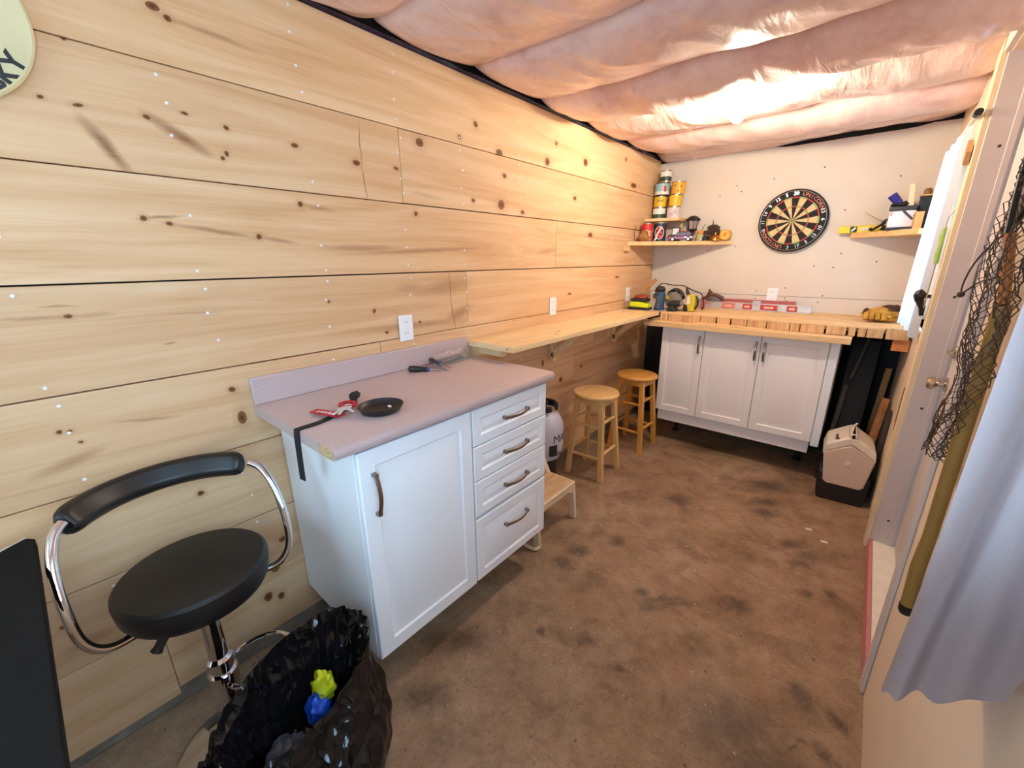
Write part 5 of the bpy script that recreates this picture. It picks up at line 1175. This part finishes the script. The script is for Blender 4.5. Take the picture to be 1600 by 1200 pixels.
# ================================================================ RIGHT WALL: CURTAINS, NET, HANGERS
def cloth(name, rgb, trans=0.5):
    t = NT(name); c = s2l(rgb)
    tr = t.n.new('ShaderNodeBsdfTranslucent'); tr.inputs[0].default_value = (*c, 1)
    mx = t.n.new('ShaderNodeMixShader'); mx.inputs[0].default_value = trans
    f = t.noise(t.obj(), 300, 2); t.set(col=t.ramp(f, [(0.3, tuple(x * 0.9 for x in c)), (0.7, c)]), rough=0.9, spec=0.1)
    out = t.n['Material Output']
    t.link(t.b.outputs[0], mx.inputs[1]); t.link(tr.outputs[0], mx.inputs[2]); t.link(mx.outputs[0], out.inputs['Surface'])
    return t.m
M_cur = cloth('white_voile', (226, 232, 244), 0.6); M_cur2 = cloth('blue_grey_cloth', (178, 164, 164), 0.40)
t = thing('far_curtain', 'sheer white curtain glowing with daylight beside the workbench', 'curtain', (0.20, 3.25, 1.1))
def cur1(u, v):
    y = 2.80 + 0.74 * u; z = 1.135 + v * (2.075 - 1.135) + (1 - v) * (0.02 * sin(3 * u))
    x = 0.205 + 0.014 * sin(u * 26 + 1.0) * (0.6 + 0.4 * (1 - v)) - 0.034 * u * (1 - v * 0.4)
    return (x, y, z)
b = MB(); b.grid(cur1, 90, 14); part('drape', b, M_cur, t, world=True, smooth=180)
M_rod = mat('white_rod', (222, 214, 204), 0.35); 
b = MB(); b.cyl((0.205, 2.70, 2.085), (0.205, 3.58, 2.085), 0.008, n=10); part('rod', b, M_rod, t, world=True)
b = MB(); b.cyl((0.205, 2.655, 2.085), (0.205, 2.70, 2.085), 0.014, n=12); part('finial', b, M_blackp, t, world=True)
for yy in (2.74, 3.56):
    b = MB(); b.bx(0.198, 0.2495, yy - 0.006, yy + 0.006, 2.072, 2.092); part('bracket', b, M_rod, t, world=True)
b = MB(); b.prism([(0, 0), (0.045, 0.02), (0.055, 0.07), (0.02, 0.10), (-0.015, 0.05)], -0.008, 0.008, lambda u, v, w: (0.212 + w, 2.72 + u, 1.90 + v)); tag(part('tan_tieback', b, mat('tan_wood_clip', (186, 142, 98), 0.6)), 'tan clip hanging on the casing edge at the far curtain', 'clip')
t = thing('green_handle', 'pale green handled tool hanging in front of the far curtain', 'tool', (0.205, 2.76, 1.6))
b = MB(); b.tube([(0.208, 2.74, 1.50), (0.206, 2.742, 1.54), (0.207, 2.745, 1.58), (0.205, 2.75, 1.62), (0.208, 2.752, 1.655)], [0.012, 0.014, 0.011, 0.014, 0.009], 10, flat=0.7); part('grip', b, mat('pale_green', (156, 190, 96), 0.45), t, world=True)
b = MB(); b.tube([(0.208, 2.74, 1.50), (0.207, 2.735, 1.30)], 0.0025, 5); part('shaft', b, M_shaft, t, world=True)
b = MB(); b.tube([(0.208, 2.752, 1.655), (0.21, 2.757, 1.70), (0.23, 2.757, 1.735), (0.2495, 2.757, 1.735)], 0.002, 5); part('wire', b, M_shaft, t, world=True)
t = thing('black_hook', 'black clamp-like hook on the casing beside the far curtain', 'hook', (0.20, 2.80, 1.34))
b = MB(); b.blob((0.185, 2.765, 1.352), (0.022, 0.026, 0.030), 0.25, 2, 16, 10, seed=3); b.tube([(0.188, 2.76, 1.335), (0.203, 2.758, 1.30), (0.208, 2.758, 1.262)], [0.016, 0.012, 0.008], 8); b.bx(0.19, 0.2235, 2.755, 2.770, 1.345, 1.36); part('hook_body', b, M_blackp, t, world=True)
t = thing('sliding_latch', 'slim brown metal latch bar hanging on the wall beside the doorway', 'latch', (0.24, 3.1, 0.70))
b = MB(); b.cyl((0.236, 2.90, 0.875), (0.236, 2.90, 0.66), 0.005, n=8); b.cyl((0.236, 2.925, 0.87), (0.236, 2.925, 0.67), 0.004, n=8); part('bars', b, mat('brown_metal', (132, 92, 62), 0.4, metal=0.5), t, world=True)
b = MB(); b.tube([(0.236, 2.90 + 0.012 * sin(a), 0.648 + 0.014 * cos(a)) for a in [2 * pi * k / 14 for k in range(14)]], 0.004, 6, closed=True); part('eye', b, M_tin, t, world=True)
# near curtain: bunched and bellied out from the window next to the camera
t = thing('near_curtain', 'blue-grey curtain bellying out from the near window at the right edge', 'curtain', (0.2, 0.6, 0.9))
path = smooth_path([(0.232, -0.10), (0.205, 0.05), (0.235, 0.18), (0.21, 0.30), (0.238, 0.42), (0.222, 0.54), (0.240, 0.640), (0.225, 0.70), (0.196, 0.700), (0.170, 0.722), (0.146, 0.715), (0.128, 0.735), (0.128, 0.765), (0.15, 0.80), (0.19, 0.84), (0.235, 0.87)] if False else [(0.238, 0.42, 0), (0.215, 0.47, 0), (0.238, 0.52, 0), (0.220, 0.57, 0), (0.240, 0.640, 0), (0.225, 0.70, 0), (0.196, 0.700, 0), (0.170, 0.722, 0), (0.146, 0.715, 0), (0.128, 0.735, 0), (0.128, 0.765, 0), (0.15, 0.80, 0), (0.19, 0.84, 0), (0.235, 0.87, 0)], 6)
NP = len(path)
def cur2(u, v):
    i = min(int(u * (NP - 1)), NP - 2); f_ = u * (NP - 1) - i
    p = path[i].lerp(path[i + 1], f_)
    hem = 0.885 + (0.11 if p.y < 0.69 else 0.0) + max(0.0, (p.x - 0.13)) * (0.75 + 5.0 * max(0.0, p.x - 0.185)) * (1 if p.y < 0.8 else 0) - (0.07 if p.y < 0.69 else 0.0)
    hem += 0.006 * sin(u * 60)
    z = hem + v * (2.10 - hem)
    w = (1 - v)
    bulge = 1 - 0.45 * (v ** 2)                       # hangs closer to the wall near the rod
    x = 0.243 - (0.243 - p.x) * bulge + 0.008 * sin(v * 5 + u * 9) * w
    y = p.y + 0.010 * sin(v * 4 + u * 5) * w
    return (min(x, 0.246), y, z)
b = MB(); b.grid(cur2, 120, 26); part('drape', b, M_cur2, t, world=True, smooth=180)
b = MB(); b.cyl((0.225, -0.15, 2.11), (0.225, 0.93, 2.11), 0.008, n=10); part('rod', b, M_rod, t, world=True)
for yy in (-0.12, 0.90):
    b = MB(); b.bx(0.218, 0.2495, yy - 0.006, yy + 0.006, 2.100, 2.112); part('bracket', b, M_rod, t, world=True)
# landing net
t = thing('landing_net', 'landing net with an olive handle and dark mesh hanging beside the doorway', 'fishing net', (0.22, 1.40, 0.6))
M_olive = mat('olive_handle', (146, 114, 54), 0.5, var=0.12, vs_=20); M_mesh = mat('net_twine', (72, 56, 46), 0.8, var=0.3); M_brz = mat('bronze_tube', (176, 136, 96), 0.25, metal=1.0)
b = MB(); b.tube([(0.232, 1.375, 0.625), (0.228, 1.37, 0.75), (0.229, 1.36, 0.85), (0.226, 1.355, 1.05), (0.222, 1.345, 1.43)], [0.0145, 0.0155, 0.0135, 0.0145, 0.0145], 14); part('handle', b, M_olive, t, world=True)
b = MB(); b.tube([(0.2325, 1.377, 0.598), (0.2325, 1.376, 0.606), (0.232, 1.375, 0.626)], [0.013, 0.016, 0.016], 14); part('end_cap', b, M_blackp, t, world=True)
b = MB(); b.cyl((0.222, 1.345, 1.43), (0.208, 1.40, 1.575), 0.0095, n=12); part('ferrule', b, M_brz, t, world=True)
hoop = smooth_path([(0.205, 1.41, 1.575), (0.212, 1.50, 1.72), (0.225, 1.52, 1.92), (0.232, 1.44, 2.10), (0.232, 1.24, 2.14), (0.228, 1.12, 1.98), (0.215, 1.18, 1.76), (0.206, 1.36, 1.60)], 5)
b = MB(); b.tube(hoop, 0.006, 8); part('hoop', b, M_rub, t, world=True)
def netfn(u, v):
    # a limp bag of mesh hanging from the hoop beside the handle
    y = 1.10 + 0.44 * u + 0.04 * sin(v * 6); z = 1.90 - 0.84 * v - 0.05 * sin(u * 3.1)
    sq = 1 - 0.62 * max(0, v - 0.25)
    y = 1.44 + (y - 1.44) * sq + 0.13 * v
    x = 0.226 - 0.022 * abs(sin(u * 9 + v * 4)) - 0.028 * mnoise.noise(Vector((u * 4, v * 6, 2))) * (0.3 + v)
    return (min(x, 0.240), min(y, 1.655), z)
b = MB(); NU, NV = 30, 72
P_ = [[Vector(netfn(i / (NU - 1), j / (NV - 1))) + Vector((random.uniform(-0.004, 0.001), random.uniform(-0.004, 0.004), random.uniform(-0.005, 0.005))) for i in range(NU)] for j in range(NV)]
for j in range(NV):
    for i in range(NU):
        if i + 1 < NU and j + 1 < NV:
            if (i + j) % 2 == 0: b.tube([P_[j][i], P_[j + 1][i + 1]], 0.00115, 3)
            else: b.tube([P_[j][i + 1], P_[j + 1][i]], 0.00115, 3)
stuff(part('mesh', b, M_mesh, t, world=True, smooth=0))
b = MB(); b.tube(smooth_path([(0.222, 1.42, 1.60), (0.20, 1.50, 1.56), (0.188, 1.60, 1.50), (0.184, 1.60, 1.44), (0.20, 1.52, 1.47), (0.216, 1.40, 1.49)], 5), 0.0022, 5); part('draw_cord', b, M_mesh, t, world=True)
b = MB(); b.blob((0.184, 1.60, 1.435), (0.008, 0.008, 0.008)); part('cord_end', b, M_mesh, t, world=True)

# ================================================================ FLOOR LITTER
random.seed(21)
b = MB(); M_chipw = mat('pale_wood_chip', (220, 200, 172), 0.8)
spots = [(-0.03, 2.02), (0.05, 1.6)]
for k in range(70):
    x = random.uniform(-1.0, 0.2); y = random.uniform(0.6, 3.3)
    a = random.uniform(0, 3.14); l = random.uniform(0.002, 0.009); w = random.uniform(0.001, 0.003)
    b.box((x, y, 0.0012), (l, w, 0.002), Rz(a))
for x, y in ((-0.02, 2.70), (0.06, 2.62)): b.box((x, y, 0.0012), (0.03, 0.02, 0.002), Rz(0.4))
tag(stuff(part('wood_chips', b, M_chipw, smooth=0)), 'scatter of tiny pale wood chips on the stained concrete floor', 'debris')
